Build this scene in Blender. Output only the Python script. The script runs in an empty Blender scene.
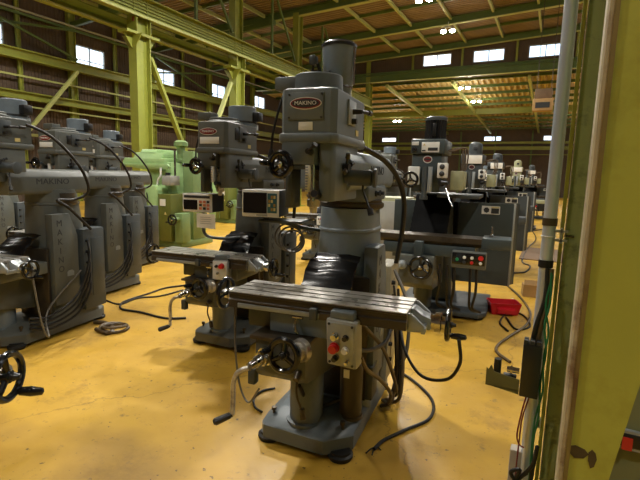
import bpy, bmesh, math, random
from mathutils import Vector, Matrix, Euler
random.seed(7)
SC = bpy.context.scene
COL = SC.collection
PI = math.pi
R = math.radians

# ------------------------------------------------------------------ camera
F_PX, YAW, PITCH, ROLL, EYE = 455.0, R(-27.0), R(-8.15), R(1.52), 1.6
fw = Vector((math.sin(YAW)*math.cos(PITCH), math.cos(YAW)*math.cos(PITCH), math.sin(PITCH)))
r0 = Vector((math.cos(YAW), -math.sin(YAW), 0)); u0 = r0.cross(fw)
rt = math.cos(ROLL)*r0 + math.sin(ROLL)*u0
up = -math.sin(ROLL)*r0 + math.cos(ROLL)*u0
cd = bpy.data.cameras.new('camera'); cam = bpy.data.objects.new('camera', cd); COL.objects.link(cam)
cd.sensor_fit = 'HORIZONTAL'; cd.sensor_width = 36.0; cd.lens = F_PX/640*36.0; cd.clip_end = 300; cd.clip_start = 0.05
m = Matrix((rt, up, -fw)).transposed().to_4x4(); m.translation = (0, 0, EYE); cam.matrix_world = m
SC.camera = cam

def floor_at(px, py, z=0.0):
    """Where the line of sight through a photograph pixel meets the level z (used to survey positions)."""
    d = rt*(px-320) + up*(240-py) + fw*F_PX
    t = (z-EYE)/d.z
    return Vector((0, 0, EYE)) + d*t
def depth_at(px, py, Y):
    d = rt*(px-320) + up*(240-py) + fw*F_PX
    return Vector((0, 0, EYE)) + d*(Y/d.y)

# ------------------------------------------------------------------ materials
MATS = {}
def nt(name):
    m = bpy.data.materials.new(name); m.use_nodes = True
    t = m.node_tree; b = t.nodes['Principled BSDF']
    return m, t, b
def lin(c):
    return tuple(((x/255)/12.92 if x/255 <= .04045 else ((x/255+.055)/1.055)**2.4) for x in c) + (1.0,)
def paint(name, rgb, rough=.5, metal=0., var=.12, scale=6., spec=.5, dirt=None, dirt_amt=.3, bump=0., dscale=3.):
    m, t, b = nt(name); N = t.nodes; L = t.links
    tc = N.new('ShaderNodeTexCoord'); no = N.new('ShaderNodeTexNoise'); no.inputs['Scale'].default_value = scale; no.inputs['Detail'].default_value = 6
    L.new(tc.outputs['Object'], no.inputs['Vector'])
    base = lin(rgb); lo = tuple(max(0, c*(1-var)) for c in base[:3])+(1,); hi = tuple(min(1, c*(1+var)) for c in base[:3])+(1,)
    cr = N.new('ShaderNodeValToRGB'); cr.color_ramp.elements[0].color = lo; cr.color_ramp.elements[1].color = hi
    cr.color_ramp.elements[0].position = .3; cr.color_ramp.elements[1].position = .7
    L.new(no.outputs['Fac'], cr.inputs['Fac']); col = cr.outputs['Color']
    if dirt:
        n2 = N.new('ShaderNodeTexNoise'); n2.inputs['Scale'].default_value = dscale; n2.inputs['Detail'].default_value = 8; n2.inputs['Roughness'].default_value = .7
        L.new(tc.outputs['Object'], n2.inputs['Vector'])
        r2 = N.new('ShaderNodeValToRGB'); r2.color_ramp.elements[0].position = .52; r2.color_ramp.elements[1].position = .68
        r2.color_ramp.elements[0].color = (0, 0, 0, 1); r2.color_ramp.elements[1].color = (dirt_amt,)*3+(1,)
        L.new(n2.outputs['Fac'], r2.inputs['Fac'])
        mx = N.new('ShaderNodeMix'); mx.data_type = 'RGBA'; mx.inputs[7].default_value = lin(dirt)
        L.new(r2.outputs['Color'], mx.inputs[0]); L.new(col, mx.inputs[6]); col = mx.outputs[2]
    L.new(col, b.inputs['Base Color'])
    rr = N.new('ShaderNodeMapRange'); rr.inputs[3].default_value = max(.03, rough-.1); rr.inputs[4].default_value = min(1, rough+.1)
    L.new(no.outputs['Fac'], rr.inputs[0]); L.new(rr.outputs[0], b.inputs['Roughness'])
    b.inputs['Metallic'].default_value = metal; b.inputs['Specular IOR Level'].default_value = spec
    if bump:
        bp = N.new('ShaderNodeBump'); bp.inputs['Strength'].default_value = bump; bp.inputs['Distance'].default_value = .01
        n3 = N.new('ShaderNodeTexNoise'); n3.inputs['Scale'].default_value = scale*6; L.new(tc.outputs['Object'], n3.inputs['Vector'])
        L.new(n3.outputs['Fac'], bp.inputs['Height']); L.new(bp.outputs['Normal'], b.inputs['Normal'])
    MATS[name] = m; return m
def emit(name, rgb, strength):
    m, t, b = nt(name); b.inputs['Base Color'].default_value = lin(rgb); b.inputs['Emission Color'].default_value = lin(rgb); b.inputs['Emission Strength'].default_value = strength
    MATS[name] = m; return m

paint('grey_paint', (96, 105, 109), .42, spec=.5, dirt=(58, 56, 48), dirt_amt=.5, var=.10)
paint('column_paint', (116, 128, 137), .36, spec=.5, dirt=(74, 76, 74), dirt_amt=.4, var=.08)
paint('old_grey_paint', (84, 87, 82), .45, spec=.45, dirt=(60, 56, 44), dirt_amt=.5)
paint('dark_paint', (64, 70, 72), .45, spec=.5, dirt=(34, 32, 28), dirt_amt=.5)
paint('matte_black', (13, 13, 13), .85, spec=.12)
paint('vinyl_black', (14, 14, 15), .22, spec=.3)
paint('pale_olive', (150, 152, 118), .5, dirt=(110, 110, 84), dirt_amt=.4)
paint('panel_paint', (58, 68, 70), .38, spec=.5, dirt=(44, 48, 48), dirt_amt=.4)
paint('steel', (168, 164, 154), .3, metal=.9, dirt=(70, 58, 44), dirt_amt=.6, scale=14)
paint('worn_steel', (186, 182, 174), .3, metal=.55, dirt=(60, 46, 34), dirt_amt=.8, scale=10, dscale=5)
paint('grimy_steel', (58, 52, 44), .45, metal=.3, dirt=(30, 26, 22), dirt_amt=.8, scale=12)
paint('brown_steel', (78, 70, 58), .4, metal=.6, dirt=(32, 26, 20), dirt_amt=.8, scale=10)
paint('chrome', (190, 190, 186), .18, metal=1.)
paint('cast_silver', (150, 156, 158), .35, metal=.35, dirt=(80, 78, 70), dirt_amt=.4)
paint('black_plastic', (26, 26, 26), .35, spec=.5)
paint('black_rubber', (17, 17, 16), .55, spec=.4)
paint('glossy_black', (16, 17, 18), .16, spec=.6)
paint('cable_black', (24, 22, 20), .5, spec=.4)
paint('cable_grey', (96, 92, 84), .5)
paint('cable_brown', (84, 68, 44), .5)
paint('cable_green', (24, 104, 66), .45)
paint('brown_drum', (62, 52, 36), .4, spec=.5)
paint('beige_panel', (150, 142, 116), .5, dirt=(90, 80, 60), dirt_amt=.4)
paint('box_grey', (152, 154, 150), .4, spec=.5, dirt=(110, 108, 100), dirt_amt=.3)
paint('white_plate', (214, 214, 208), .45)
paint('paper', (222, 220, 212), .7)
paint('print_dark', (40, 42, 44), .6)
paint('print_blue', (70, 96, 150), .6)
paint('red_plastic', (196, 34, 34), .35)
paint('red_bin', (190, 22, 36), .35)
paint('red_oxide', (120, 30, 28), .5)
paint('yellow_label', (196, 182, 120), .5)
paint('green_button', (30, 140, 90), .35)
paint('pale_green', (146, 178, 120), .45, dirt=(100, 126, 80), dirt_amt=.4)
paint('mid_green', (112, 136, 88), .45, dirt=(74, 96, 44), dirt_amt=.4)
paint('olive_green', (92, 98, 38), .45, dirt=(70, 70, 30), dirt_amt=.5)
paint('beam_green', (132, 138, 50), .5, var=.08, dirt=(104, 96, 34), dirt_amt=.5, dscale=1.5)
paint('rafter_green', (84, 104, 48), .55, var=.08, dirt=(70, 74, 32), dirt_amt=.4)
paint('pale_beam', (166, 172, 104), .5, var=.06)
paint('cladding', (86, 70, 56), .75, var=.12, scale=2., dirt=(60, 48, 38), dirt_amt=.4, dscale=.6)
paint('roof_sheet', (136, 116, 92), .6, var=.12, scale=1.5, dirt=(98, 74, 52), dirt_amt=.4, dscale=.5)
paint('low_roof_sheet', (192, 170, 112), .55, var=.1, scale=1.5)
paint('aluminium_frame', (150, 152, 146), .4, metal=.4)
paint('conduit_steel', (186, 194, 206), .3, metal=.45, var=.05)
paint('rust_strip', (158, 146, 112), .6, dirt=(92, 60, 36), dirt_amt=.9, scale=20, dscale=9)
paint('edge_brown', (112, 96, 44), .6, dirt=(80, 50, 28), dirt_amt=.8, scale=18, dscale=12)
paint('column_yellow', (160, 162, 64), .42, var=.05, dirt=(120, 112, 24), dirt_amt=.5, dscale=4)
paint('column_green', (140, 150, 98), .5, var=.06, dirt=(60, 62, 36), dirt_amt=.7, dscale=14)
paint('sheet_green', (128, 136, 78), .5, var=.05)
paint('wall_green', (122, 124, 84), .6)
paint('olive_bracket', (104, 100, 62), .5)
paint('concrete', (160, 150, 134), .7, dirt=(110, 100, 84), dirt_amt=.5)
paint('cardboard', (164, 132, 84), .7)
paint('wood', (170, 132, 86), .6)
paint('mat_brown', (110, 88, 66), .7)
paint('lamp_metal', (190, 190, 180), .4, metal=.5)
paint('screen_black', (10, 11, 13), .12, spec=.6)
emit('lamp_bulb', (255, 244, 220), 60)
emit('digit_teal', (30, 84, 92), .03)
emit('digit_amber', (150, 116, 50), .05)
emit('digit_orange', (170, 96, 66), .1)
# floor: worn yellow epoxy paint
m, t, b = nt('floor_paint'); N = t.nodes; L = t.links
tc = N.new('ShaderNodeTexCoord')
def noise(scale, det=6, rough=.6, vec=None):
    n = N.new('ShaderNodeTexNoise'); n.inputs['Scale'].default_value = scale; n.inputs['Detail'].default_value = det; n.inputs['Roughness'].default_value = rough
    L.new(vec or tc.outputs['Object'], n.inputs['Vector']); return n
def ramp(src, p0, p1, c0=(0, 0, 0, 1), c1=(1, 1, 1, 1)):
    r = N.new('ShaderNodeValToRGB'); r.color_ramp.elements[0].position = p0; r.color_ramp.elements[1].position = p1
    r.color_ramp.elements[0].color = c0; r.color_ramp.elements[1].color = c1; L.new(src, r.inputs['Fac']); return r
def mixc(fac, a, bcol):
    x = N.new('ShaderNodeMix'); x.data_type = 'RGBA'; L.new(fac, x.inputs[0])
    if isinstance(a, tuple): x.inputs[6].default_value = a
    else: L.new(a, x.inputs[6])
    x.inputs[7].default_value = bcol; return x.outputs[2]
c = ramp(noise(.9).outputs['Fac'], .3, .72, lin((174, 134, 40)), lin((204, 163, 58))).outputs['Color']
c = mixc(ramp(noise(2.2, 10, .75).outputs['Fac'], .54, .70, c1=(.7,)*3+(1,)).outputs['Color'], c, lin((126, 94, 38)))
c = mixc(ramp(noise(.5, 4, .5).outputs['Fac'], .56, .62, c1=(.45,)*3+(1,)).outputs['Color'], c, lin((122, 92, 36)))
c = mixc(ramp(noise(9, 8, .7).outputs['Fac'], .60, .68, c1=(.75,)*3+(1,)).outputs['Color'], c, lin((120, 96, 58)))
c = mixc(ramp(noise(26, 4, .6).outputs['Fac'], .655, .70, c1=(.85,)*3+(1,)).outputs['Color'], c, lin((72, 56, 34)))
# thin cracks
vd = N.new('ShaderNodeVectorMath'); vd.operation = 'ADD'; nn = noise(2.5, 5, .6); sc_ = N.new('ShaderNodeVectorMath'); sc_.operation = 'SCALE'; sc_.inputs['Scale'].default_value = .5
L.new(nn.outputs['Color'], sc_.inputs[0]); L.new(tc.outputs['Object'], vd.inputs[0]); L.new(sc_.outputs[0], vd.inputs[1])
vo = N.new('ShaderNodeTexVoronoi'); vo.feature = 'DISTANCE_TO_EDGE'; vo.inputs['Scale'].default_value = .42; L.new(vd.outputs[0], vo.inputs['Vector'])
c = mixc(ramp(vo.outputs['Distance'], .0, .004, (.5,)*3+(1,), (0, 0, 0, 1)).outputs['Color'], c, lin((96, 70, 30)))
L.new(c, b.inputs['Base Color'])
L.new(ramp(noise(3, 8, .7).outputs['Fac'], .35, .7, (.38,)*3+(1,), (.62,)*3+(1,)).outputs['Color'], b.inputs['Roughness'])
bp = N.new('ShaderNodeBump'); bp.inputs['Strength'].default_value = .15; bp.inputs['Distance'].default_value = .01; L.new(noise(14, 8).outputs['Fac'], bp.inputs['Height']); L.new(bp.outputs['Normal'], b.inputs['Normal'])
MATS['floor_paint'] = m
# window glass: mostly clear with a soft reflection
m, t, b = nt('window_glass'); N = t.nodes; L = t.links
tr = N.new('ShaderNodeBsdfTransparent'); tr.inputs[0].default_value = (.93, .96, 1, 1); gl = N.new('ShaderNodeBsdfGlossy'); gl.inputs['Roughness'].default_value = .05
mx = N.new('ShaderNodeMixShader'); mx.inputs[0].default_value = .06; L.new(tr.outputs[0], mx.inputs[1]); L.new(gl.outputs[0], mx.inputs[2]); L.new(mx.outputs[0], N['Material Output'].inputs['Surface'])
MATS['window_glass'] = m

# ------------------------------------------------------------------ mesh builder
class MB:
    def __init__(s): s.v = []; s.f = []
    def add(s, vs, fs):
        b = len(s.v); s.v += [Vector(v) for v in vs]; s.f += [tuple(b+i for i in f) for f in fs]; return s
    def box(s, x0, x1, y0, y1, z0, z1, bev=0.):
        if bev <= 0:
            v = [(x, y, z) for z in (z0, z1) for y in (y0, y1) for x in (x0, x1)]
            return s.add(v, [(0, 2, 3, 1), (4, 5, 7, 6), (0, 1, 5, 4), (2, 6, 7, 3), (0, 4, 6, 2), (1, 3, 7, 5)])
        bm = bmesh.new(); bmesh.ops.create_cube(bm, size=1)
        for v in bm.verts: v.co = Vector(((x0+x1)/2+v.co.x*(x1-x0), (y0+y1)/2+v.co.y*(y1-y0), (z0+z1)/2+v.co.z*(z1-z0)))
        bev = min(bev, .45*min(x1-x0, y1-y0, z1-z0))
        bmesh.ops.bevel(bm, geom=list(bm.edges), offset=bev, segments=2, affect='EDGES', profile=.5)
        return s.from_bm(bm)
    def from_bm(s, bm):
        bm.verts.ensure_lookup_table(); bm.verts.index_update()
        s.add([v.co.copy() for v in bm.verts], [[v.index for v in f.verts] for f in bm.faces]); bm.free(); return s
    def prism(s, poly, axis, a, b, bev=0.):
        """poly: 2D outline; axis 'x': (y,z), 'y': (x,z), 'z': (x,y)."""
        def P(p, t): return {'x': (t, p[0], p[1]), 'y': (p[0], t, p[1]), 'z': (p[0], p[1], t)}[axis]
        n = len(poly); bm = bmesh.new()
        A = [bm.verts.new(P(p, a)) for p in poly]; B = [bm.verts.new(P(p, b)) for p in poly]
        bm.faces.new(A); bm.faces.new(B[::-1])
        for i in range(n): bm.faces.new((A[i], B[i], B[(i+1) % n], A[(i+1) % n]))
        bmesh.ops.recalc_face_normals(bm, faces=list(bm.faces))
        if bev: bmesh.ops.bevel(bm, geom=list(bm.edges), offset=bev, segments=2, affect='EDGES', profile=.5)
        return s.from_bm(bm)
    def loft(s, rings, cap=True):
        n = len(rings[0]); b = len(s.v)
        for r in rings: s.v += [Vector(p) for p in r]
        for k in range(len(rings)-1):
            for i in range(n):
                j = (i+1) % n
                s.f.append((b+k*n+i, b+k*n+j, b+(k+1)*n+j, b+(k+1)*n+i))
        if cap:
            s.f.append(tuple(b+i for i in range(n))[::-1]); s.f.append(tuple(b+(len(rings)-1)*n+i for i in range(n)))
        return s
    def lathe(s, o, ax, prof, n=24, sx=1.):
        o = Vector(o); ax = Vector(ax).normalized()
        u = ax.orthogonal().normalized() if abs(ax.z) < .99 else Vector((1, 0, 0)); w = ax.cross(u)
        return s.loft([[o+ax*t+(u*math.cos(2*PI*i/n)+w*math.sin(2*PI*i/n))*max(r, 1e-4) for i in range(n)] for t, r in prof])
    def cyl(s, a, b, ra, rb=None, n=16):
        a = Vector(a); b = Vector(b); return s.lathe(a, b-a, [(0, ra), ((b-a).length, ra if rb is None else rb)], n)
    def torus(s, c, ax, R_, r, n=28, k=8):
        c = Vector(c); ax = Vector(ax).normalized(); u = ax.orthogonal().normalized(); w = ax.cross(u); b = len(s.v)
        for i in range(n):
            d = u*math.cos(2*PI*i/n)+w*math.sin(2*PI*i/n)
            for j in range(k):
                s.v.append(c+d*(R_+r*math.cos(2*PI*j/k))+ax*(r*math.sin(2*PI*j/k)))
        for i in range(n):
            for j in range(k):
                s.f.append((b+i*k+j, b+((i+1) % n)*k+j, b+((i+1) % n)*k+(j+1) % k, b+i*k+(j+1) % k))
        return s
    def tube(s, pts, r, n=8, smooth=True, sub=6):
        P = [Vector(p) for p in pts]
        if smooth and len(P) > 2:
            Q = []; E = [2*P[0]-P[1]]+P+[2*P[-1]-P[-2]]
            for i in range(1, len(E)-2):
                p0, p1, p2, p3 = E[i-1:i+3]
                for k in range(sub):
                    t = k/sub
                    Q.append(.5*((2*p1)+(p2-p0)*t+(2*p0-5*p1+4*p2-p3)*t*t+(3*p1-p0-3*p2+p3)*t**3))
            P = Q+[P[-1]]
        rings = []; nrm = None
        for i, p in enumerate(P):
            d = (P[min(i+1, len(P)-1)]-P[max(i-1, 0)])
            d = d.normalized() if d.length > 1e-9 else Vector((0, 0, 1))
            nrm = d.orthogonal().normalized() if nrm is None else (nrm-d*nrm.dot(d)).normalized()
            w = d.cross(nrm); rr = r[i*len(r)//len(P)] if isinstance(r, (list, tuple)) else r
            rings.append([p+(nrm*math.cos(2*PI*k/n)+w*math.sin(2*PI*k/n))*rr for k in range(n)])
        return s.loft(rings)
    def text(s, body, size, o, xd, yd, ext=.001, bold=1.):
        cu = bpy.data.curves.new('t', 'FONT'); cu.body = body; cu.size = size; cu.align_x = 'CENTER'; cu.align_y = 'CENTER'; cu.extrude = ext; cu.offset = .0; cu.resolution_u = 3
        ob = bpy.data.objects.new('t', cu); COL.objects.link(ob)
        bpy.context.view_layer.update()
        me = ob.evaluated_get(bpy.context.evaluated_depsgraph_get()).to_mesh()
        o = Vector(o); xd = Vector(xd).normalized(); yd = Vector(yd).normalized(); zd = xd.cross(yd)
        s.add([o+xd*v.co.x*bold+yd*v.co.y+zd*v.co.z for v in me.vertices], [tuple(p.vertices) for p in me.polygons])
        ob.to_mesh_clear(); bpy.data.objects.remove(ob); bpy.data.curves.remove(cu); return s
    def rot(s, M_, i0=0):
        for i in range(i0, len(s.v)): s.v[i] = M_ @ s.v[i]
        return s
    def build(s, name, mat, parent=None, flat=False):
        me = bpy.data.meshes.new(name); me.from_pydata([tuple(v) for v in s.v], [], s.f)
        bm = bmesh.new(); bm.from_mesh(me); bmesh.ops.recalc_face_normals(bm, faces=list(bm.faces)); bm.to_mesh(me); bm.free()
        if not flat:
            me.polygons.foreach_set('use_smooth', [True]*len(me.polygons)); me.set_sharp_from_angle(angle=R(32))
        me.materials.append(MATS[mat]); me.update()
        o = bpy.data.objects.new(name, me); COL.objects.link(o)
        if parent is not None: o.parent = parent
        return o
def rrect(x0, x1, y0, y1, r, z, k=5):
    P = []
    for cx, cy, a0 in ((x1-r, y1-r, 0), (x0+r, y1-r, 90), (x0+r, y0+r, 180), (x1-r, y0+r, 270)):
        for i in range(k+1):
            a = R(a0+90*i/k); P.append((cx+r*math.cos(a), cy+r*math.sin(a), z))
    return P
def tag(o, label, cat, group=None, kind=None):
    o['label'] = label; o['category'] = cat
    if group: o['group'] = group
    if kind: o['kind'] = kind
    return o
def thing(name, label, cat, loc=(0, 0, 0), rz=0., group=None):
    o = bpy.data.objects.new(name, None); o.empty_display_size = .1; COL.objects.link(o)
    o.location = loc; o.rotation_euler = (0, 0, R(rz)); return tag(o, label, cat, group)
def struct(o): o['kind'] = 'structure'; return o
def copy_tree(o, parent=None):
    c = o.copy(); COL.objects.link(c); c.parent = parent
    for ch in list(o.children): copy_tree(ch, c)
    return c
# ------------------------------------------------------------------ knee mill with a ram
def handwheel(root, c, ax, rad, rim=.012, name='handwheel', handle=True, hub='chrome', mat='glossy_black', spokes=3, ang=40., hub_r=None):
    c = Vector(c); ax = Vector(ax).normalized(); u = Vector((0, 0, 1)); u = (u-ax*u.dot(ax)).normalized(); w = ax.cross(u)
    mb = MB().torus(c, ax, rad, rim, 32, 10); hr = hub_r or rad*.3
    mb.lathe(c-ax*rad*.35, ax, [(0, hr*.9), (rad*.45, hr), (rad*.5, hr*.75)], 18)
    for k in range(spokes):
        a = R(ang)+2*PI*k/spokes; d = u*math.cos(a)+w*math.sin(a)
        mb.cyl(c-ax*rad*.05, c+d*rad, rim*.9, rim*.75, 10)
    wh = mb.build(name, mat, root)
    MB().lathe(c+ax*rad*.1, ax, [(0, hr*.7), (.012, hr*.7), (.018, hr*.5), (.03, hr*.35)], 14).build('hub', hub, wh)
    if handle:
        d = (u*math.cos(R(ang+75))+w*math.sin(R(ang+75)))*rad
        MB().lathe(c+d, ax, [(0, .006), (.012, .008), (.016, .014), (.05, .017), (.085, .012), (.09, .004)], 12).build('handle', mat, wh)
    return wh
def cable(root, pts, r=.008, mat='cable_black', name='cable'):
    return MB().tube(pts, r, 8).build(name, mat, root)
def pendant(root, c, w, h, d, rx=0., rz=0., layout='six'):
    """push-button box, face towards -y; c is the face centre"""
    T = Matrix.Translation(Vector(c)) @ Euler((R(rx), 0, R(rz))).to_matrix().to_4x4()
    box = MB().box(-w/2, w/2, 0, d, -h/2, h/2, .014).rot(T).build('control_box', 'box_grey', root)
    MB().box(-w*.42, w*.42, -.003, .004, -h*.45, h*.45, .002).rot(T).build('face_plate', 'white_plate' if layout == 'two' else 'cast_silver', box)
    MB().prism([(-w*.4, h/2), (w*.4, h/2), (w*.36, h/2+.04), (-w*.36, h/2+.04)], 'y', .012, d*.95, .006).rot(T).build('hood', 'grey_paint', box)
    def knob(x, z, r, l, mat, nm='button'):
        MB().lathe((x, -.003, z), (0, -1, 0), [(0, r*1.15), (.004, r*1.15), (.005, r*.8), (l*.6, r*.8), (l*.65, r), (l, r*.9)], 16).rot(T).build(nm, mat, box)
    if layout == 'six':
        knob(-w*.17, h*.17, .017, .03, 'chrome', 'selector_knob'); knob(w*.17, h*.17, .014, .022, 'black_plastic')
        knob(-w*.2, -h*.08, .024, .034, 'red_plastic', 'stop_button'); knob(w*.15, -h*.10, .017, .02, 'white_plate', 'pilot_lamp')
        knob(-w*.18, -h*.31, .014, .024, 'black_plastic'); knob(w*.22, -h*.33, .009, .03, 'chrome', 'toggle_switch')
        for sx in (-1, 1):
            for sz in (-1, 1): MB().lathe((sx*w*.37, -.003, sz*h*.41), (0, -1, 0), [(0, .007), (.004, .006)], 10).rot(T).build('screw', 'print_dark', box)
    else:
        knob(w*.12, h*.22, .021, .03, 'red_plastic', 'stop_button'); knob(-w*.2, h*.2, .012, .02, 'black_plastic')
        knob(-w*.1, -h*.15, .010, .02, 'chrome', 'toggle_switch')
    return box

def knee_mill(label, pose, tz=.965, motor='tall', ram_dz=0., pend='main', plate=True, drum=True, group=None, hose=True, cat='milling machine', ts=0., mr=.126, ram_end=.62, mx=.01):
    x, y, th = pose
    t = thing('milling_machine', label, cat, (x, y, 0), th, group)
    G = 'grey_paint' if motor == 'tall' else 'old_grey_paint'
    # --- foundation
    p = [(-.335, -.45), (-.325, -.53), (-.30, -.565), (.09, -.60), (.235, -.475), (.25, .40), (.19, .5), (-.26, .5), (-.33, .42)]
    def sc(k, z, s=0): return [(-.03+(a+.03)*k, -.02+(b_+.02)*k+s, z) for a, b_ in p]
    MB().loft([sc(1, .03), sc(1, .112), sc(.975, .126), sc(.84, .150), sc(.74, .175)]).build('base', G, t)
    for fx, fy in ((-.285, -.50), (.175, -.53), (.18, .42), (-.26, .42)):
        f = MB().lathe((fx, fy, 0), (0, 0, 1), [(0, .068), (.012, .074), (.026, .074), (.034, .06), (.046, .058)], 22).build('foot', 'black_rubber', t)
    for fx, fy in ((-.275, -.47), (.165, -.47)):
        MB().lathe((fx, fy, .115), (0, 0, 1), [(0, .018), (.014, .018), (.015, .009), (.05, .009), (.051, .016), (.07, .016), (.072, .01)], 10).build('leveling_bolt', 'brown_steel', t)
    # --- column
    rings = [rrect(-.20, .245, -.20, .42, .09, .12), rrect(-.19, .235, -.19, .40, .11, .2), rrect(-.18, .205, -.17, .36, .15, .9), rrect(-.172, .196, -.165, .33, .17, 1.2),
             rrect(-.170, .194, -.163, .325, .17, 1.243), rrect(-.177, .201, -.171, .333, .175, 1.25), rrect(-.177, .201, -.171, .333, .175, 1.262), rrect(-.170, .194, -.163, .325, .17, 1.27), rrect(-.165, .19, -.16, .30, .17, 1.395)]
    MB().loft(rings).build('column', 'column_paint' if motor == 'tall' else 'old_grey_paint', t)
    # way on the front of the column
    MB().prism([(-.10, -.15), (-.13, -.215), (.23, -.215), (.20, -.15)], 'z', .2, tz+.02, .004).build('column_way', 'brown_steel', t)
    # raised side panel with the maker's name in a vertical line
    s0 = [(-.17, .3), (.12, .3), (.12, .95), (.03, 1.17), (-.17, 1.17)]
    sp = MB().prism([(a, max(b_, .18)) for a, b_ in s0], 'x', .175, .262, .008).build('side_panel', G, t)
    for i, ch in enumerate('MAKINO'): MB().text(ch, .085, (.2625, -.09, 1.08-.088*i), (0, 1, 0), (0, 0, 1)).build('letter', 'print_dark', sp)
    MB().prism([(-.03, .56), (.05, .56), (.05, .60), (.03, .615), (-.01, .615), (-.03, .60)], 'x', .262, .267).build('emblem_plate', 'cast_silver', sp)
    # electrical cabinet on the rear right side
    cb = MB().box(.14, .285, .16, .44, .17, 1.0, .01).build('electrical_cabinet', 'beige_panel' if motor == 'tall' else 'dark_paint', t)
    for i in range(6):
        MB().cyl((.285, .2, .88-.11*i), (.31, .2, .88-.11*i), .016, .013, 12).build('cable_gland', 'black_plastic', cb)
    MB().box(.285, .29, .26, .41, .3, .9, .002).build('cabinet_door', 'beige_panel' if motor == 'tall' else 'dark_paint', cb)
    # --- turret and ram
    zr = ram_dz
    if ram_dz > -.1:
        MB().lathe((.012, .09, 1.39), (0, 0, 1), [(0, .2), (.012, .212), (.035, .212), (.04, .2), (.055, .2)], 40).build('swivel_ring', 'brown_steel', t)
        MB().box(-.12, .185, -.14, .34, 1.44, 1.54, .02).build('turret', G, t)
        for yy in (.02, .14): MB().lathe((.185, yy, 1.49), (1, 0, 0), [(0, .02), (.01, .02), (.012, .012), (.03, .012)], 6).build('clamp_bolt', 'print_dark', t)
        zb, zt = 1.52, 1.745
    else:
        MB().lathe((.012, .09, 1.24), (0, 0, 1), [(0, .2), (.02, .22), (.06, .22), (.07, .2), (.12, .2)], 40).build('swivel_ring', 'brown_steel', t)
        zb, zt = 1.355, 1.585
    pr_ = [(-.125, zb), (.16, zb), (.175, zb+.03), (.175, zt-.07), (.14, zt-.015), (.09, zt), (-.06, zt), (-.12, zt-.03), (-.14, zt-.08), (-.14, zb+.03)]
    rm = MB().prism(pr_, 'y', -.5, ram_end, .01).build('ram', 'column_paint' if motor == 'tall' else G, t)
    MB().text('MAKINO', .075, (.176, .10 if zr > -.1 else -.05, (zb+zt)/2), (0, 1, 0), (0, 0, 1), bold=1.25).build('lettering', 'print_dark', rm)
    # --- head
    hz = 0.
    MB().prism([(.062, -.70), (.078, -.73), (.135, -.73), (.15, -.70), (.15, -.30), (.062, -.30)], 'z', 1.47, 1.78, .008).build('head_casting', G, t)
    MB().prism([(-.118, 1.79), (-.118, 1.69), (-.10, 1.66), (-.06, 1.645), (.06, 1.645), (.06, 1.79)], 'y', -.76, -.40, .012).build('head_nose', G, t)
    lip = [(-.122, -.765), (.14, -.765), (.17, -.725), (.17, -.22), (-.145, -.22), (-.145, -.73)]
    MB().prism(lip, 'z', 1.752, 1.80, .012).build('head_flange', G, t)
    gb = [(-.108, -.75), (.132, -.75), (.158, -.72), (.158, -.235), (-.13, -.235), (-.13, -.725)]
    def gs(k, z): return [(.012+(a-.012)*k, -.53+(b_+.53)*k, z) for a, b_ in gb]
    MB().loft([gs(1, 1.80), gs(1, 1.995), gs(.985, 2.008), gs(.93, 2.014)]).build('gear_head', G, t)
    if plate:
        npl = MB().box(-.088, .098, -.757, -.75, 1.862, 1.990, .002).build('name_plate', G, t); cx, cz = .008, 1.938
        for px, pz in ((-.079, 1.872), (.089, 1.872), (-.079, 1.98), (.089, 1.98)): MB().lathe((px, -.757, pz), (0, -1, 0), [(0, .006), (.004, .005)], 8).build('screw', 'print_dark', npl)
        yf = -.757
        MB().box(-.03, .044, -.754, -.75, 1.812, 1.852, .004).build('specification_plate', 'white_plate', t)
    else:
        npl = t; cx, cz = -.015, 1.93; yf = -.75
        lp = MB().box(-.095, .09, -.754, -.75, 1.83, 1.885, .004).build('specification_plate', 'white_plate', t)
        MB().box(.158, .163, -.62, -.44, 1.87, 1.97, .004).build('inspection_opening', 'black_plastic', t)
    def ell(a, b_, y0, y1, nm, mt, par):
        return MB().prism([(cx+a*math.cos(2*PI*i/36), cz+b_*math.sin(2*PI*i/36)) for i in range(36)], 'y', y0, y1).build(nm, mt, par)
    e1 = ell(.082, .029, yf-.003, yf, 'oval_badge', 'white_plate', npl if npl is not t else t)
    if npl is not t:
        ell(.078, .025, yf-.0045, yf-.002, 'badge_ring', 'red_oxide', npl); ell(.070, .019, yf-.006, yf-.003, 'badge_field', 'print_dark', npl)
        MB().text('MAKINO', .026, (cx, yf-.0065, cz), (1, 0, 0), (0, 0, 1), bold=1.12).build('lettering', 'white_plate', npl)
    else:
        ell(.078, .025, yf-.0045, yf-.002, 'badge_ring', 'red_oxide', e1); ell(.070, .019, yf-.006, yf-.003, 'badge_field', 'red_oxide', e1)
        MB().text('MAKINO', .026, (cx, yf-.0065, cz), (1, 0, 0), (0, 0, 1), bold=1.12).build('lettering', 'white_plate', e1)
    # top cover, motor
    MB().lathe((-.035, -.47, 2.01), (0, 0, 1), [(0, .162), (.02, .162), (.03, .139), (.034, .131), (.105 if motor == 'tall' else .05, .129), (.111 if motor == 'tall' else .055, .124)], 40).build('pulley_cover', G, t)
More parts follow.
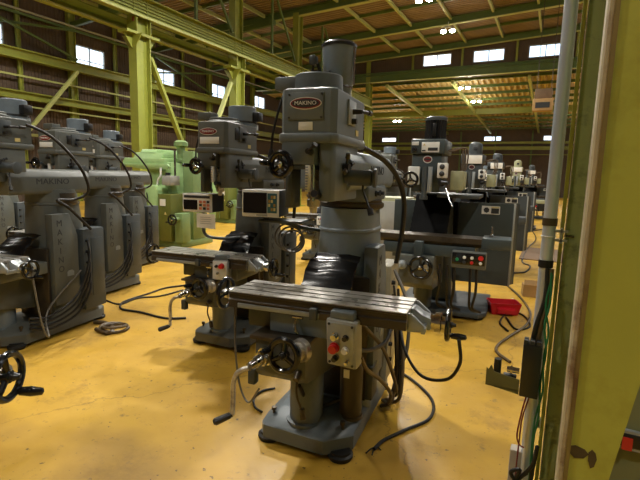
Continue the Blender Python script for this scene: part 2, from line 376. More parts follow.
    if motor == 'tall':
        MB().lathe((-.015, -.2, 1.98), (0, 0, 1), [(0, .105), (.06, .105), (.07, .08), (.13, .08), (.15, .088), (.34, .098), (.355, .098)], 36).build('motor', 'column_paint', t)
        MB().lathe((-.015, -.2, 2.332), (0, 0, 1), [(0, .103), (.016, .103), (.02, .097), (.028, .09)], 36).build('motor_cap', 'black_plastic', t)
        MB().torus((-.015, -.2, 2.11), (0, 0, 1), .081, .006, 30, 6).build('motor_band', 'black_plastic', t)
        MB().box(-.06, -.03, -.305, -.28, 2.16, 2.19, .004).build('switch', 'dark_paint', t)
        MB().cyl((.085, -.22, 2.12), (.085, -.22, 2.33), .006, .006, 10).build('conduit', 'chrome', t)
        MB().box(-.155, -.115, -.33, -.27, 2.22, 2.275, .01).build('plug_socket', 'dark_paint', t)
        cable(t, [(-.135, -.3, 2.225), (-.14, -.31, 2.15), (-.12, -.34, 2.1)], .008); cable(t, [(-.11, -.3, 2.23), (-.09, -.27, 2.15), (-.06, -.26, 2.05)], .01)
    else:
        MB().lathe((mx, -.22, 1.99), (0, 0, 1), [(0, mr+.02), (.05, mr+.02), (.055, mr), (.2, mr), (.207, mr-.006), (.21, mr-.04)], 36).build('motor', 'column_paint', t)
        MB().lathe((mx, -.22, 2.05), (0, 0, 1), [(0, mr+.008), (.014, mr+.008)], 36).build('motor_flange', 'print_dark', t)
        MB().box(mx+mr-.01, mx+mr+.06, -.25, -.16, 2.06, 2.15, .012).build('terminal_box', 'black_plastic', t)
    bx = MB().box(-.265, -.13, -.54, -.42, 2.045, 2.115, .008).build('junction_box', G, t)
    cable(t, [(-.21, -.5, 2.06), (-.22, -.55, 1.98), (-.25, -.58, 1.82), (-.26, -.58, 1.72)], .007)
    MB().lathe((-.26, -.58, 1.66), (0, 0, 1), [(0, .012), (.04, .02), (.07, .012)], 10).build('cable_plug', 'black_plastic', t)
    # speed lever on the right side
    lv = MB().box(.158, .168, -.56, -.43, 1.86, 1.985, .003).build('lever_plate', 'cast_silver' if plate else 'dark_paint', t)
    MB().cyl((.168, -.49, 1.93), (.218, -.49, 1.93), .014, .012, 12).cyl((.213, -.49, 1.93), (.228, -.40, 1.935), .010, .010, 10).cyl((.228, -.41, 1.935), (.23, -.36, 1.936), .014, .014, 12).build('speed_lever', 'black_plastic', lv)
    MB().cyl((.168, -.5, 1.88), (.193, -.5, 1.88), .016, .014, 12).build('clamp_knob', 'black_plastic', lv)
    MB().box(.158, .161, -.40, -.35, 1.815, 1.845).build('warning_label', 'yellow_label', t)
    # quill, spindle, depth rod, handwheel, levers
    MB().lathe((-.0, -.60, 1.40), (0, 0, 1), [(0, .018), (.03, .022), (.035, .034), (.07, .036), (.075, .03), (.28, .032)], 18).build('quill', 'worn_steel', t)
    MB().box(-.10, -.065, -.745, -.62, 1.43, 1.66, .006).build('quill_guard', 'dark_paint', t)
    MB().box(-.06, .05, -.75, -.50, 1.625, 1.65, .003).build('nose_plate', 'dark_paint', t)
    ds = MB().box(.016, .042, -.765, -.745, 1.515, 1.645, .002).build('depth_scale', 'white_plate', t)
    for k in range(9): MB().box(.018, .03, -.7665, -.765, 1.525+.0135*k, 1.529+.0135*k).build('scale_mark', 'print_blue', ds)
    MB().cyl((.05, -.74, 1.47), (.05, -.74, 1.66), .007, n=10).build('depth_rod', 'chrome', t)
    handwheel(t, (-.085, -.83, 1.645), (-.15, -1, 0), .055, .015, 'quill_handwheel', True, 'chrome', ang=10, hub_r=.026)
    MB().cyl((-.075, -.74, 1.645), (-.083, -.82, 1.645), .022, .018, 14).build('handwheel_shaft', 'dark_paint', t)
    MB().cyl((.04, -.76, 1.71), (.04, -.80, 1.71), .018, .014, 12).cyl((.04, -.795, 1.71), (.075, -.81, 1.735), .007, .006, 8).cyl((.075, -.81, 1.735), (.085, -.815, 1.742), .014, .014, 10).build('feed_lever', 'black_plastic', t)
    MB().cyl((.07, -.73, 1.50), (.07, -.78, 1.51), .022, .018, 12).build('stop_knob', 'black_plastic', t)
    fm = MB().lathe((.15, -.54, 1.59), (1, .12, 0), [(0, .03), (.02, .03), (.022, .042), (.14, .042), (.145, .03), (.15, .05), (.165, .05), (.17, .02)], 22).build('feed_motor', 'dark_paint', t)
    sh = MB(); hc = Vector((.162, -.57, 1.64))
    for k in range(4):
        a = R(20+90*k); d = Vector((.25, math.cos(a), math.sin(a)))
        sh.cyl(hc, hc+d*.055, .007, .006, 8); sh.cyl(hc+d*.05, hc+d*.075, .012, .011, 10)
    sh.lathe(hc-Vector((.02, 0, 0)), (1, 0, 0), [(0, .024), (.04, .022)], 14).build('star_handle', 'black_plastic', t)
    MB().tube([(.25, -.54, 1.555), (.255, -.55, 1.52), (.30, -.58, 1.43)], .006, 8).cyl((.30, -.58, 1.435), (.31, -.59, 1.405), .015, .015, 12).build('drawbar_lever', 'black_plastic', t)
    if hose:
        MB().tube([(.12, -.27, 1.79), (.16, -.2, 1.76), (.24, -.02, 1.70), (.30, .12, 1.6), (.335, .22, 1.45), (.325, .28, 1.25), (.29, .3, 1.0)], .017, 10).build('power_hose', 'cable_black', t)
    # --- knee, saddle, table
    k0 = tz-.965
    MB().lathe((-.075, -.44, .13), (0, 0, 1), [(0, .12), (.02, .12), (.024, .10), (.45+k0, .10)], 28).build('elevating_post', 'grey_paint', t)
    kx0, kx1 = -.235, .055
    MB().prism([(-.80, .75+k0), (-.80, .56+k0), (-.76, .52+k0), (-.5, .47+k0), (-.16, .40+k0), (-.16, .75+k0)], 'x', kx0, kx1, .012).build('knee', 'old_grey_paint', t)
    MB().prism([(kx0-.02, -.82), (kx1+.02, -.82), (kx1+.02, -.2), (kx0-.02, -.2)], 'z', .742+k0, .762+k0, .003).build('knee_top', 'brown_steel', t)
    MB().box(kx0-.05, kx0-.005, -.79, -.74, .47+k0, .56+k0, .008).build('oil_pump', 'dark_paint', t)
    MB().box(-.19, .24, -.72, -.22, .762+k0, .872+k0, .01).build('saddle', 'column_paint' if motor == 'tall' else G, t)
    MB().box(-.35, -.185, -.66, -.5, .755+k0, .875+k0, .004).build('limit_switch_box', 'dark_paint', t)
    MB().tube([(-.03, -.73, .86+k0), (-.02, -.77, .82+k0), (0, -.78, .79+k0)], .009, 8).cyl((-.045, -.74, .868+k0), (.01, -.74, .868+k0), .015, n=12).build('clamp_lever', 'chrome', t)
    # table: T-slotted section swept along x
    y0, y1 = -.755, -.46; g = []
    top = tz; prof = [(y0, top-.085), (y0, top-.045), (y0+.012, top-.040), (y0+.012, top-.012), (y0, top-.008), (y0, top)]
    for yc in (y0+.075, y0+.148, y0+.221):
        prof += [(yc-.009, top), (yc-.009, top-.018), (yc-.017, top-.018), (yc-.017, top-.03), (yc+.017, top-.03), (yc+.017, top-.018), (yc+.009, top-.018), (yc+.009, top)]
    prof += [(y1, top), (y1, top-.085), (y1-.03, top-.095), (y0+.03, top-.095)]
    pre = set(t.children)
    tb = MB().prism(prof, 'x', -.42, .545).build('table', 'worn_steel', t)
    MB().prism([(y0-.006, top-.05), (y0+.004, top-.05), (y0+.009, top-.04), (y0+.009, top-.014), (y0+.002, top-.004), (y0-.004, top-.004), (y0-.004, top-.012), (y0+.004, top-.016), (y0+.004, top-.038), (y0-.006, top-.044)], 'x', -.418, .543).build('table_edge', 'grimy_steel', tb)
    MB().box(-.418, .543, y0-.004, y0+.01, top-.0865, top-.0485).build('table_edge', 'grimy_steel', tb)
    MB().box(-.36, .30, y0-.012, y0+.002, top-.082, top-.058, .002).build('table_scale', 'cast_silver', tb)
    MB().box(.06, .10, y0-.03, y0, top-.09, top-.03, .003).build('stop_dog', 'dark_paint', tb); MB().box(.11, .20, y0-.02, y0, top-.085, top-.05, .003).build('stop_dog', 'brown_steel', tb)
    tbk = MB().prism([(.545, top-.004), (.565, top-.004), (.60, top-.03), (.645, top-.045), (.645, top-.105), (.545, top-.10)], 'y', -.65, -.56, .006).build('table_bracket', 'cast_silver', t)
    for yy in (-.735, -.49): MB().prism([(.545, top-.006), (.56, top-.006), (.625, top-.06), (.625, top-.09), (.545, top-.098)], 'y', yy, yy+.02, .004).build('bracket_rib', 'cast_silver', tbk)
    MB().box(.61, .63, -.735, -.47, top-.10, top-.07, .004).build('bracket_bar', 'cast_silver', tbk)
    MB().prism([(-.42, -.735), (-.42, -.48), (-.445, -.5), (-.47, -.56), (-.47, -.65), (-.445, -.71)], 'z', top-.10, top-.025, .008).build('table_bracket', 'worn_steel', t)
    MB().lathe((.64, -.605, top-.07), (1, 0, 0), [(0, .04), (.02, .04), (.022, .05), (.05, .05), (.054, .034), (.08, .034)], 22).build('dial', 'chrome', t)
    MB().lathe((-.46, -.605, top-.06), (-1, 0, 0), [(0, .045), (.03, .045), (.034, .03), (.07, .03)], 22).build('dial', 'chrome', t)
    handwheel(t, (.725, -.605, top-.075), (1, 0, 0), .072, .012, 'table_handwheel', True, 'black_plastic', ang=130)
    handwheel(t, (-.53, -.605, top-.06), (-1, 0, 0), .085, .012, 'table_handwheel', False, 'black_plastic', ang=20)
    if ts:
        for o_ in t.children:
            if o_ not in pre: o_.location.x += ts
    # knee controls
    MB().lathe((.035, -.80, .72+k0), (-.3, -1, .05), [(0, .062), (.03, .058), (.032, .045), (.06, .045)], 22).build('dial', 'worn_steel', t)
    handwheel(t, (-.03, -.885, .71+k0), (-.1, -1, .1), .078, .016, 'cross_feed_handwheel', True, 'black_plastic', ang=0)
    MB().lathe((-.16, -.80, .66+k0), (-.35, -1, -.2), [(0, .05), (.02, .05), (.022, .04), (.05, .04), (.052, .03), (.09, .03), (.092, .022), (.13, .022)], 20).build('crank_hub', 'chrome', t)
    cr = MB().tube([(-.205, -.925, .63+k0), (-.235, -.935, .62+k0), (-.265, -.94, .59+k0), (-.285, -.935, .53+k0), (-.29, -.93, .44+k0), (-.295, -.93, .365+k0)], .013, 10).build('knee_crank', 'worn_steel', t)
    MB().lathe((-.295, -.93, .365+k0), (-.75, -.65, -.3), [(0, .014), (.01, .014), (.012, .017), (.09, .02), (.1, .012)], 12).build('handle', 'black_plastic', cr)
    MB().tube([(.02, -.82, .58+k0), (.03, -.85, .50+k0), (.06, -.85, .42+k0)], .006, 8).cyl((.06, -.85, .43+k0), (.07, -.855, .38+k0), .014, .016, 10).cyl((.02, -.80, .59+k0), (.02, -.84, .57+k0), .02, .016, 12).build('clamp_lever', 'brown_steel', t)
    # bellows apron between table and column
    n = 14; A = []; 
    for i in range(n+1):
        u = i/n; yy = -.21-.24*u; zz = tz+.15-.17*u*u-.03*u + .006*math.sin(u*PI*7)
        A.append([(-.12-.02*u+.006*math.sin(9*u), yy, zz), (-.12-.02*u, yy+.006, zz-.008), (.165+.01*u, yy+.006, zz-.008), (.165+.01*u+.006*math.sin(7*u), yy, zz), (.10, yy-.004, zz+.008+.004*math.sin(5*u)), (.0, yy-.008, zz+.004), (-.06, yy-.002, zz+.012*math.cos(6*u))])
    MB().loft(A).build('way_cover', 'vinyl_black', t)
    # coolant pump and lower parts
    if drum:
        MB().lathe((.17, -.33, .15), (0, 0, 1), [(0, .075), (.02, .075), (.022, .068), (.34, .068), (.36, .05), (.38, .03)], 26).build('coolant_pump', 'brown_drum', t)
        MB().box(.14, .175, -.402, -.396, .42, .47).build('pump_label', 'paper', t)
        MB().box(.2, .27, -.2, -.06, .2, .42, .008).build('pump_bracket', 'old_grey_paint', t)
    if pend == 'main':
        MB().cyl((.235, -.6, .76), (.245, -.68, .86), .02, .02, 12).build('pendant_arm', 'dark_paint', t)
        pendant(t, (.235, -.79, .775), .165, .25, .085, 6, -6)
    elif pend == 'second':
        pendant(t, (.12, -.80, tz-.10), .145, .17, .09, -4, 8, 'two')
    return t
def digital_readout(label, loc, rz, w, h, d, arm, label_kind='big', tray=True):
    t = thing('digital_readout', label, 'readout display', loc, rz, None)
    hs = MB().box(-w/2, w/2, .012, d, 0, h, .008).build('housing', 'black_plastic', t)
    MB().prism([(-w/2, 0), (w/2, 0), (w/2, h), (-w/2, h)], 'y', 0, .016, .006).build('bezel', 'white_plate', t)
    if label_kind == 'big':
        MB().box(-w*.46, w*.18, -.002, .006, h*.14, h*.9).build('screen', 'screen_black', t)
        kp = MB().box(w*.2, w*.45, -.002, .006, h*.16, h*.88).build('keypad', 'digit_teal', t)
        for i in range(4):
            for j in range(3): MB().box(w*(.225+.07*j), w*(.275+.07*j), -.005, -.001, h*(.24+.15*i), h*(.35+.15*i)).build('key', ('digit_teal', 'digit_amber', 'yellow_label')[(i*2+j) % 3], kp)
        MB().box(-w*.1, w*.2, -.002, .004, h*.03, h*.11).build('model_strip', 'box_grey', t)
    else:
        MB().box(-w*.46, w*.02, -.002, .006, h*.12, h*.66).build('screen', 'screen_black', t)
        MB().box(-w*.44, w*.44, -.002, .004, h*.76, h*.9).build('model_strip', 'print_dark', t)
        for i in range(3):
            for j in range(3): MB().box(w*(.08+.13*j), w*(.17+.13*j), -.004, .004, h*(.14+.18*i), h*(.28+.18*i)).build('key', ('digit_orange', 'print_dark', 'digit_orange')[(i+j) % 3], t)
    if tray: MB().box(-w*.1, w*1.1, d*.1, d*.9, -.035, -.02, .004).cyl((0, d*.5, -.03), (0, d*.5, .002), .02, n=10).build('tray', 'dark_paint', t)
    MB().tube(arm, .014, 8).build('arm', 'dark_paint', t)
    return t
# ------------------------------------------------------------------ bed-type mill with finned motor and splash guard
def guard_mill(label, pose, motor='fins', guard=True, low='full', sheet=False, group=None, G='panel_paint'):
    x, y, th = pose
    t = thing('milling_machine', label, 'milling machine', (x, y, 0), th, group)
    MB().prism([(-.55, -.4), (-.45, -.52), (.42, -.50), (.50, -.36), (.50, .55), (-.55, .55)], 'z', .03, .085, .012).build('base', 'dark_paint', t)
    for fx in (-.42, .4):
        for fy in (-.38, .45): MB().lathe((fx, fy, 0), (0, 0, 1), [(0, .06), (.03, .06), (.035, .045)], 16).build('foot', 'black_rubber', t)
    MB().loft([rrect(-.42, .06, -.12, .5, .08, .12), rrect(-.4, .02, -.1, .42, .1, .9), rrect(-.38, 0, -.1, .4, .12, 1.42)]).build('column', G, t)
    if guard:
        gp = MB().prism([(.05, .18), (.70, .18), (.70, .30), (.76, .34), (.76, .36), (.685, .21), (.05, .21)], 'z', .30, 1.31).build('splash_guard', G, t)
        MB().box(-.76, -.40, .15, .18, .55, 1.31, .004).build('splash_guard', G, t)
        MB().box(-.42, .06, .05, .20, .30, 1.31, .004).build('guard_panel', 'matte_black', t)
        MB().box(.695, .72, .165, .19, .30, 1.31, .003).build('guard_edge', 'aluminium_frame', gp)
        st = MB().box(.33, .54, .173, .18, 1.175, 1.275).build('sticker', 'white_plate', gp)
        MB().box(.44, .53, .170, .174, 1.185, 1.25).build('sticker_print', 'print_dark', st); MB().box(.44, .53, .169, .174, 1.253, 1.268).build('sticker_band', 'yellow_label', st)
        MB().lathe((.385, .173, 1.225), (0, -1, 0), [(0, .035), (.002, .034)], 7).build('sticker_symbol', 'print_dark', st)
    # bellows between column and table
    rings = []
    for i in range(15):
        u = i/14; yy = -.16-.3*u; zz = 1.4-.42*u; w = .21+(.005 if i % 2 else 0)
        rings.append([(-.2-w, yy, zz), (-.2-w, yy-.02, zz-.02), (-.2+w, yy-.02, zz-.02), (-.2+w, yy, zz)])
    MB().loft(rings).build('bellows', 'matte_black', t)
    # table
    prof = [(-.88, .93), (-.88, .985), (-.80, .985), (-.80, .965), (-.785, .965), (-.785, .985), (-.70, .985), (-.70, .965), (-.685, .965), (-.685, .985), (-.6, .985), (-.6, .93), (-.64, .89), (-.84, .89)]
    tb = MB().prism(prof, 'x', -.78, .42).build('table', 'brown_steel', t)
    MB().box(.42, .70, -.90, -.58, .89, 1.0, .008).build('table_end', G, tb)
    MB().lathe((.5, -.7, 1.0), (0, 0, 1), [(0, .02), (.02, .02), (.03, .012), (.10, .010), (.11, .006)], 14).build('coolant_nozzle', 'chrome', t)
    MB().box(-.62, .36, -.86, -.3, .77, .89, .01).build('saddle', G, t)
    MB().prism([(-.95, .77), (-.95, .46), (-.88, .40), (-.2, .34), (-.2, .77)], 'x', -.44, -.04, .012).build('knee', 'old_grey_paint', t)
    MB().box(-.25, -.16, -.99, -.9, .76, .93, .006).build('clamp_bracket', G, t)
    handwheel(t, (-.16, -1.05, .66), (-.1, -1, 0), .112, .017, 'cross_feed_handwheel', True, 'chrome', ang=0)
    MB().lathe((-.1, -.95, .67), (-.05, -1, 0), [(0, .06), (.05, .06), (.055, .03), (.09, .03)], 20).build('dial', 'chrome', t)
    MB().lathe((-.37, -.95, .66), (-.25, -1, 0), [(0, .05), (.03, .05), (.04, .03), (.1, .03)], 18).build('crank_hub', 'cast_silver', t)
    cr = MB().tube([(-.40, -1.06, .66), (-.45, -1.08, .62), (-.49, -1.08, .5), (-.49, -1.08, .38)], .013, 8).build('knee_crank', 'chrome', t)
    MB().cyl((-.49, -1.08, .39), (-.45, -1.19, .37), .018, .02, 12).build('handle', 'black_plastic', cr)
    MB().lathe((-.2, -.55, .12), (0, 0, 1), [(0, .1), (.28, .1)], 22).build('elevating_post', G, t)
    # push-button box
    bx = MB().box(.14, .48, -.99, -.88, .69, .86, .01).build('control_box', 'old_grey_paint', t)
    MB().box(.15, .47, -.995, -.985, .73, .85, .003).build('face_plate', 'glossy_black', bx)
    for i, (dx, dz, mt) in enumerate(((.2, .79, 'green_button'), (.2, .81, 'white_plate'), (.27, .815, 'white_plate'), (.27, .765, 'print_dark'), (.345, .815, 'white_plate'), (.345, .765, 'red_plastic'), (.43, .82, 'red_plastic'), (.43, .765, 'white_plate'))):
        if i != 1: MB().lathe((dx, -.993, dz-.01), (0, -1, 0), [(0, .017 if i != 6 else .024), (.016, .015 if i != 6 else .026), (.018, .01)], 14).build('button', mt, bx)
    for i, xx in enumerate((.02, .10, .17, .33, .39)):
        cable(t, [(xx, -.93, .70), (xx+.01, -.94, .45), (xx-.02+.03*(i % 2), -.80, .24), (xx+.05, -.6, .14)], .014)
    # head
    MB().box(-.40, -.075, -.62, -.12, 1.44, 1.9, .02).build('head', G, t)
    MB().box(-.41, -.04, -.66, -.10, 1.86, 2.02, .015).build('gear_box', G, t)
    if motor == 'fins':
        mp = []
        for i in range(48):
            r_ = .118 if i % 2 else .104; mp.append((-.19+r_*math.cos(2*PI*i/48), -.42+r_*math.sin(2*PI*i/48)))
        MB().prism(mp, 'z', 2.03, 2.24).lathe((-.19, -.42, 2.015), (0, 0, 1), [(0, .125), (.02, .125)], 30).build('motor', 'black_plastic', t, flat=True)
        MB().lathe((-.19, -.42, 2.235), (0, 0, 1), [(0, .12), (.03, .12), (.045, .1), (.05, .02)], 30).build('fan_cover', 'dark_paint', t)
        MB().box(-.205, -.165, -.55, -.52, 2.06, 2.2, .006).build('terminal_box', 'black_plastic', t)
    else:
        MB().lathe((-.2, -.42, 2.0), (0, 0, 1), [(0, .13), (.02, .115), (.17, .115), (.21, .1), (.235, .05), (.24, .01)], 30).build('motor', G, t)
        MB().box(-.23, -.16, -.54, -.52, 2.09, 2.15, .004).build('motor_label', 'print_dark', t)
    if sheet:
        MB().box(-.34, -.06, -.668, -.662, 1.86, 2.0, .001).build('notice_sheet', 'paper', t)
    else:
        pl = MB().box(-.29, -.10, -.668, -.66, 1.875, 1.985, .002).build('rating_plate', 'white_plate', t)
        MB().box(-.22, -.115, -.672, -.667, 1.892, 1.925).build('plate_print', 'print_dark', pl); MB().lathe((-.262, -.668, 1.955), (0, -1, 0), [(0, .017), (.003, .017)], 3).build('warning_triangle', 'yellow_label', pl)
        MB().box(-.285, -.245, -.672, -.667, 1.885, 1.9).build('plate_print', 'print_dark', pl)
        MB().box(-.40, -.325, -.668, -.66, 1.95, 1.99, .002).build('side_label', 'white_plate', t)
    MB().lathe((-.365, -.66, 1.905), (0, -1, 0), [(0, .028), (.02, .028), (.022, .018), (.04, .016)], 16).build('selector_switch', 'black_plastic', t)
    ov = MB().prism([(-.225+.05*math.cos(2*PI*i/30), 1.80+.042*math.sin(2*PI*i/30)) for i in range(30)], 'y', -.626, -.62).build('oval_badge', 'white_plate', t)
    MB().prism([(-.225+.042*math.cos(2*PI*i/30), 1.80+.03*math.sin(2*PI*i/30)) for i in range(30)], 'y', -.63, -.624).build('badge_field', 'red_oxide', ov)
    MB().prism([(-.225+.04*math.cos(2*PI*i/30), 1.80+.009*math.sin(2*PI*i/30)) for i in range(30)], 'y', -.633, -.629).build('badge_bar', 'print_dark', ov)
    MB().cyl((-.235, -.68, 1.40), (-.235, -.68, 1.72), .03, n=16).cyl((-.235, -.68, 1.36), (-.235, -.68, 1.40), .045, n=16).build('quill', 'dark_paint', t)
    MB().box(-.20, -.155, -.70, -.66, 1.44, 1.72, .004).build('depth_scale', 'cast_silver', t)
    MB().box(-.43, -.30, -.66, -.6, 1.52, 1.72, .008).build('feed_plate', 'white_plate', t)
    handwheel(t, (-.375, -.75, 1.575), (0, -1, 0), .075, .014, 'quill_handwheel', True, 'chrome', ang=10)
    gx = MB().box(-.10, .005, -.72, -.62, 1.60, 1.76, .01).build('gauge_box', 'white_plate', t)
    for zz in (1.72, 1.645): MB().lathe((-.048, -.72, zz), (0, -1, 0), [(0, .028), (.01, .028), (.012, .02), (.02, .012)], 16).build('gauge', 'print_dark', gx)
    MB().cyl((-.04, -.64, 1.55), (-.04, -.74, 1.55), .05, .04, 16).cyl((-.04, -.74, 1.55), (.03, -.76, 1.55), .02, .02, 10).build('feed_dial', 'black_plastic', t)
    MB().tube([(.0, -.72, 1.5), (.05, -.76, 1.38), (.09, -.78, 1.3)], .008, 8).build('feed_lever', 'chrome', t)
    for i in range(3): cable(t, [(-.06+.03*i, -.4, 1.9), (.1+.03*i, -.36, 1.93), (.12+.02*i, -.4, 1.7), (.02+.02*i, -.5, 1.6)], .009, 'cable_brown')
    MB().box(.03, .17, -.62, -.3, 1.47, 1.68, .012).build('side_housing', 'pale_olive', t)
    MB().box(-.12, .34, -.5, .1, 1.38, 1.42, .005).build('tray', 'dark_paint', t)
    return t

def green_machine(label, pose):
    x, y, th = pose
    t = thing('boring_machine', label, 'machine tool', (x, y, 0), th)
    P_ = 'pale_green'
    MB().box(-1.0, .62, -.5, .6, 0, .14, .02).build('base', 'mid_green', t)
    MB().box(-.42, .22, -.30, .45, .14, 1.78, .02).build('column', P_, t)
    MB().box(-1.05, .10, -.36, .45, 1.66, 1.86, .02).build('overarm', P_, t)
    MB().prism([(-.36, 1.84), (.45, 1.84), (.45, 1.98), (-.28, 1.98)], 'x', -.75, .0, .012).build('top_cover', P_, t)
    MB().prism([(-.30, 1.97), (.4, 1.97), (.4, 2.05), (-.22, 2.05)], 'x', -.62, -.18, .01).build('cover_lid', P_, t)
    MB().prism([(-.44, 1.62), (.20, 1.62), (.26, 1.68), (.20, 1.74), (-1.05, 1.74), (-1.05, 1.70)], 'y', -.40, -.36, .004).build('trim_edge', 'pale_green', t)
    MB().prism([(-.27, .14), (.12, .14), (.12, 1.2), (.05, 1.3), (-.2, 1.3), (-.27, 1.22)], 'y', -.62, -.28, .015).build('gear_case', P_, t)
    MB().box(.12, .44, -.60, .1, .14, 1.12, .01).build('control_cabinet', 'olive_green', t)
    lb = MB().box(.17, .31, -.608, -.598, .88, 1.02).build('label_sheet', 'paper', t); MB().prism([(.27, .70), (.33, .70), (.30, .76)], 'y', -.606, -.598).build('warning_triangle', 'yellow_label', t)
    MB().tube([(.05, -.42, 1.66), (.06, -.44, 1.5), (0, -.45, 1.4), (-.03, -.45, 1.22)], .022, 8).build('hose', 'white_plate', t)
    MB().box(.14, .36, -.5, -.2, 1.3, 1.5, .008).build('motor_box', 'box_grey', t)
    MB().cyl((.32, -.3, 1.4), (.32, -.3, 2.05), .022, n=12).build('guide_rod', 'chrome', t)
    MB().box(.36, .62, -.1, .35, .14, 2.02, .015).build('rear_column', 'mid_green', t)
    MB().lathe((.16, .1, 1.80), (0, 0, 1), [(0, .12), (.05, .12), (.06, .09), (.3, .09), (.34, .15), (.42, .15), (.46, .08)], 22).build('motor', 'mid_green', t)
    MB().box(.1, .2, -.34, -.3, 1.5, 1.56).build('vent', 'print_dark', t)
    MB().tube([(-.15, -.63, 1.14), (-.12, -.64, 1.0), (-.2, -.64, .9), (-.12, -.64, .8)], .012, 8).build('cable', 'cable_black', t)
    MB().box(.0, .12, -.63, -.61, .14, .5).build('access_cover', 'olive_green', t)
    handwheel(t, (.6, -.75, .62), (0, -1, 0), .10, .018, 'handwheel', True, 'chrome')
    MB().cyl((.6, -.74, .62), (.6, -.55, .62), .05, n=14).box(.5, .7, -.56, -.3, .14, .74, .01).build('feed_box', 'mid_green', t)
    return t
# ------------------------------------------------------------------ the hall
XW, XC, YG, YF, XR, YB = -21.0, -11.7, 29.8, 50.0, 9.0, -8.0
BAY = 4.83; CY = [10.45+BAY*k for k in range(-3, 5)]          # column lines
def roof_z(x): return 9.42+.045*(x+10)
struct(MB().box(XW, XR, YB, YF, -.2, 0).build('floor', 'floor_paint'))
# main roof: corrugated sheet, ribs run across the hall
mb = MB(); A = []; y = YB; k = 0
ys = []
while y < YG+.3:
    ys += [(y, 0), (y+.09, .0), (y+.12, .06), (y+.21, .06)]; y += .24
pts = lambda x: [(x, yy, roof_z(x)+.22+dz) for yy, dz in ys]
a = pts(XW-.2); b_ = pts(XR+.2); n = len(a)
mb.add(a+b_, [(i, i+1, n+i+1, n+i) for i in range(n-1)])
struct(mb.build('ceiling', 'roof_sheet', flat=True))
# lower roof beyond the gable
def low_z(y): return 7.72-.065*(y-30)
mb = MB(); xs = []; x = XW
while x < XR: xs += [(x, 0), (x+.10, 0), (x+.17, .16), (x+.29, .16)]; x += .36
a = [(xx, YG, low_z(YG)+.16+dz) for xx, dz in xs]; b_ = [(xx, YF+.2, low_z(YF)+.16+dz) for xx, dz in xs]; n = len(a)
mb.add(a+b_, [(i, i+1, n+i+1, n+i) for i in range(n-1)])
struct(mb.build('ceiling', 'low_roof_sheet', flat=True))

def holed_wall(name, mat, axis, pos, u0, u1, z0, ztop, holes, thick=.1, rib=.15):
    """ribbed sheet-metal cladding with rectangular window openings"""
    mb = MB(); us = sorted({u0, u1, *[h[0] for h in holes], *[h[1] for h in holes]})
    def slab(a, b_, za, zb0, zb1):
        poly = [(a, za), (b_, za), (b_, zb1), (a, zb0)]
        mb.prism(poly, axis, pos, pos+thick)
        u = a
        while u < b_-.02:
            w = min(.05, b_-u); zz = min(zb0, zb1)
            if axis == 'x': mb.box(pos+thick, pos+thick+.025, u, u+w, za, zz)
            else: mb.box(u, u+w, pos-.025, pos, za, zz)
            u += rib
    for a, b_ in zip(us[:-1], us[1:]):
        hs = sorted([h for h in holes if h[0] <= a+1e-6 and h[1] >= b_-1e-6], key=lambda h: h[2]); z = z0
        for h in hs: slab(a, b_, z, h[2], h[2]); z = h[3]
        slab(a, b_, z, ztop(a), ztop(b_))
    return struct(mb.build(name, mat, flat=True))
WN = [0]
def window(axis, pos, a, b_, z0, z1, cols=2, rows=2):
    WN[0] += 1; mb = MB(); w = .06
    def bar(u0, u1, za, zb, d=.05):
        if axis == 'x': mb.box(pos-d, pos+d, u0, u1, za, zb)
        else: mb.box(u0, u1, pos-d, pos+d, za, zb)
    bar(a, a+w, z0, z1); bar(b_-w, b_, z0, z1); bar(a, b_, z0, z0+w); bar(a, b_, z1-w, z1)
    for i in range(1, cols): u = a+(b_-a)*i/cols; bar(u-.025, u+.025, z0, z1, .03)
    for i in range(1, rows): z = z0+(z1-z0)*(i/rows if rows != 2 else .28); bar(a, b_, z-.018, z+.018, .025)
    f = struct(mb.build('window_%d' % WN[0], 'aluminium_frame', flat=True))
    g = MB()
    if axis == 'x': g.box(pos-.006, pos+.006, a+w, b_-w, z0+w, z1-w)
    else: g.box(a+w, b_-w, pos-.006, pos+.006, z0+w, z1-w)
    g.build('pane', 'window_glass', f, flat=True)
lw = [(10.0+BAY*k, 11.68+BAY*k, 6.57, 7.5) for k in range(-3, 8)]
lwl = [(22.3, 23.9, 1.05, 2.45)]
holed_wall('wall_left', 'cladding', 'x', XW-.1, YB, YF, 0, lambda u: roof_z(XW)+.25 if u < YG+.5 else low_z(u)+.2, lw+lwl)
for h in lw: window('x', XW-.05, *h)
for h in lwl: window('x', XW-.05, *h, 2, 3)
gw = [(-2.05-3.07*k, -.25-3.07*k, 8.55, 9.28) for k in range(-3, 3)]
holed_wall('wall_gable', 'cladding', 'y', YG, XW, XR, 7.75, lambda u: roof_z(u)+.25, gw)
for h in gw: window('y', YG+.05, *h, 2, 1)
fw_ = [(-6.95-5.5*k, -5.25-5.5*k, 5.45, 5.95) for k in range(-2, 3)]
holed_wall('wall_far', 'cladding', 'y', YF, XW, XR, 0, lambda u: low_z(YF)+.3, fw_)
for h in fw_: window('y', YF+.05, *h, 2, 1)
holed_wall('wall_right', 'cladding', 'x', XR, YB, YF, 0, lambda u: roof_z(XR)+.3 if u < YG+.5 else low_z(u)+.2, [])
holed_wall('wall_back', 'cladding', 'y', YB, XW, XR, 0, lambda u: roof_z(u)+.3, [])

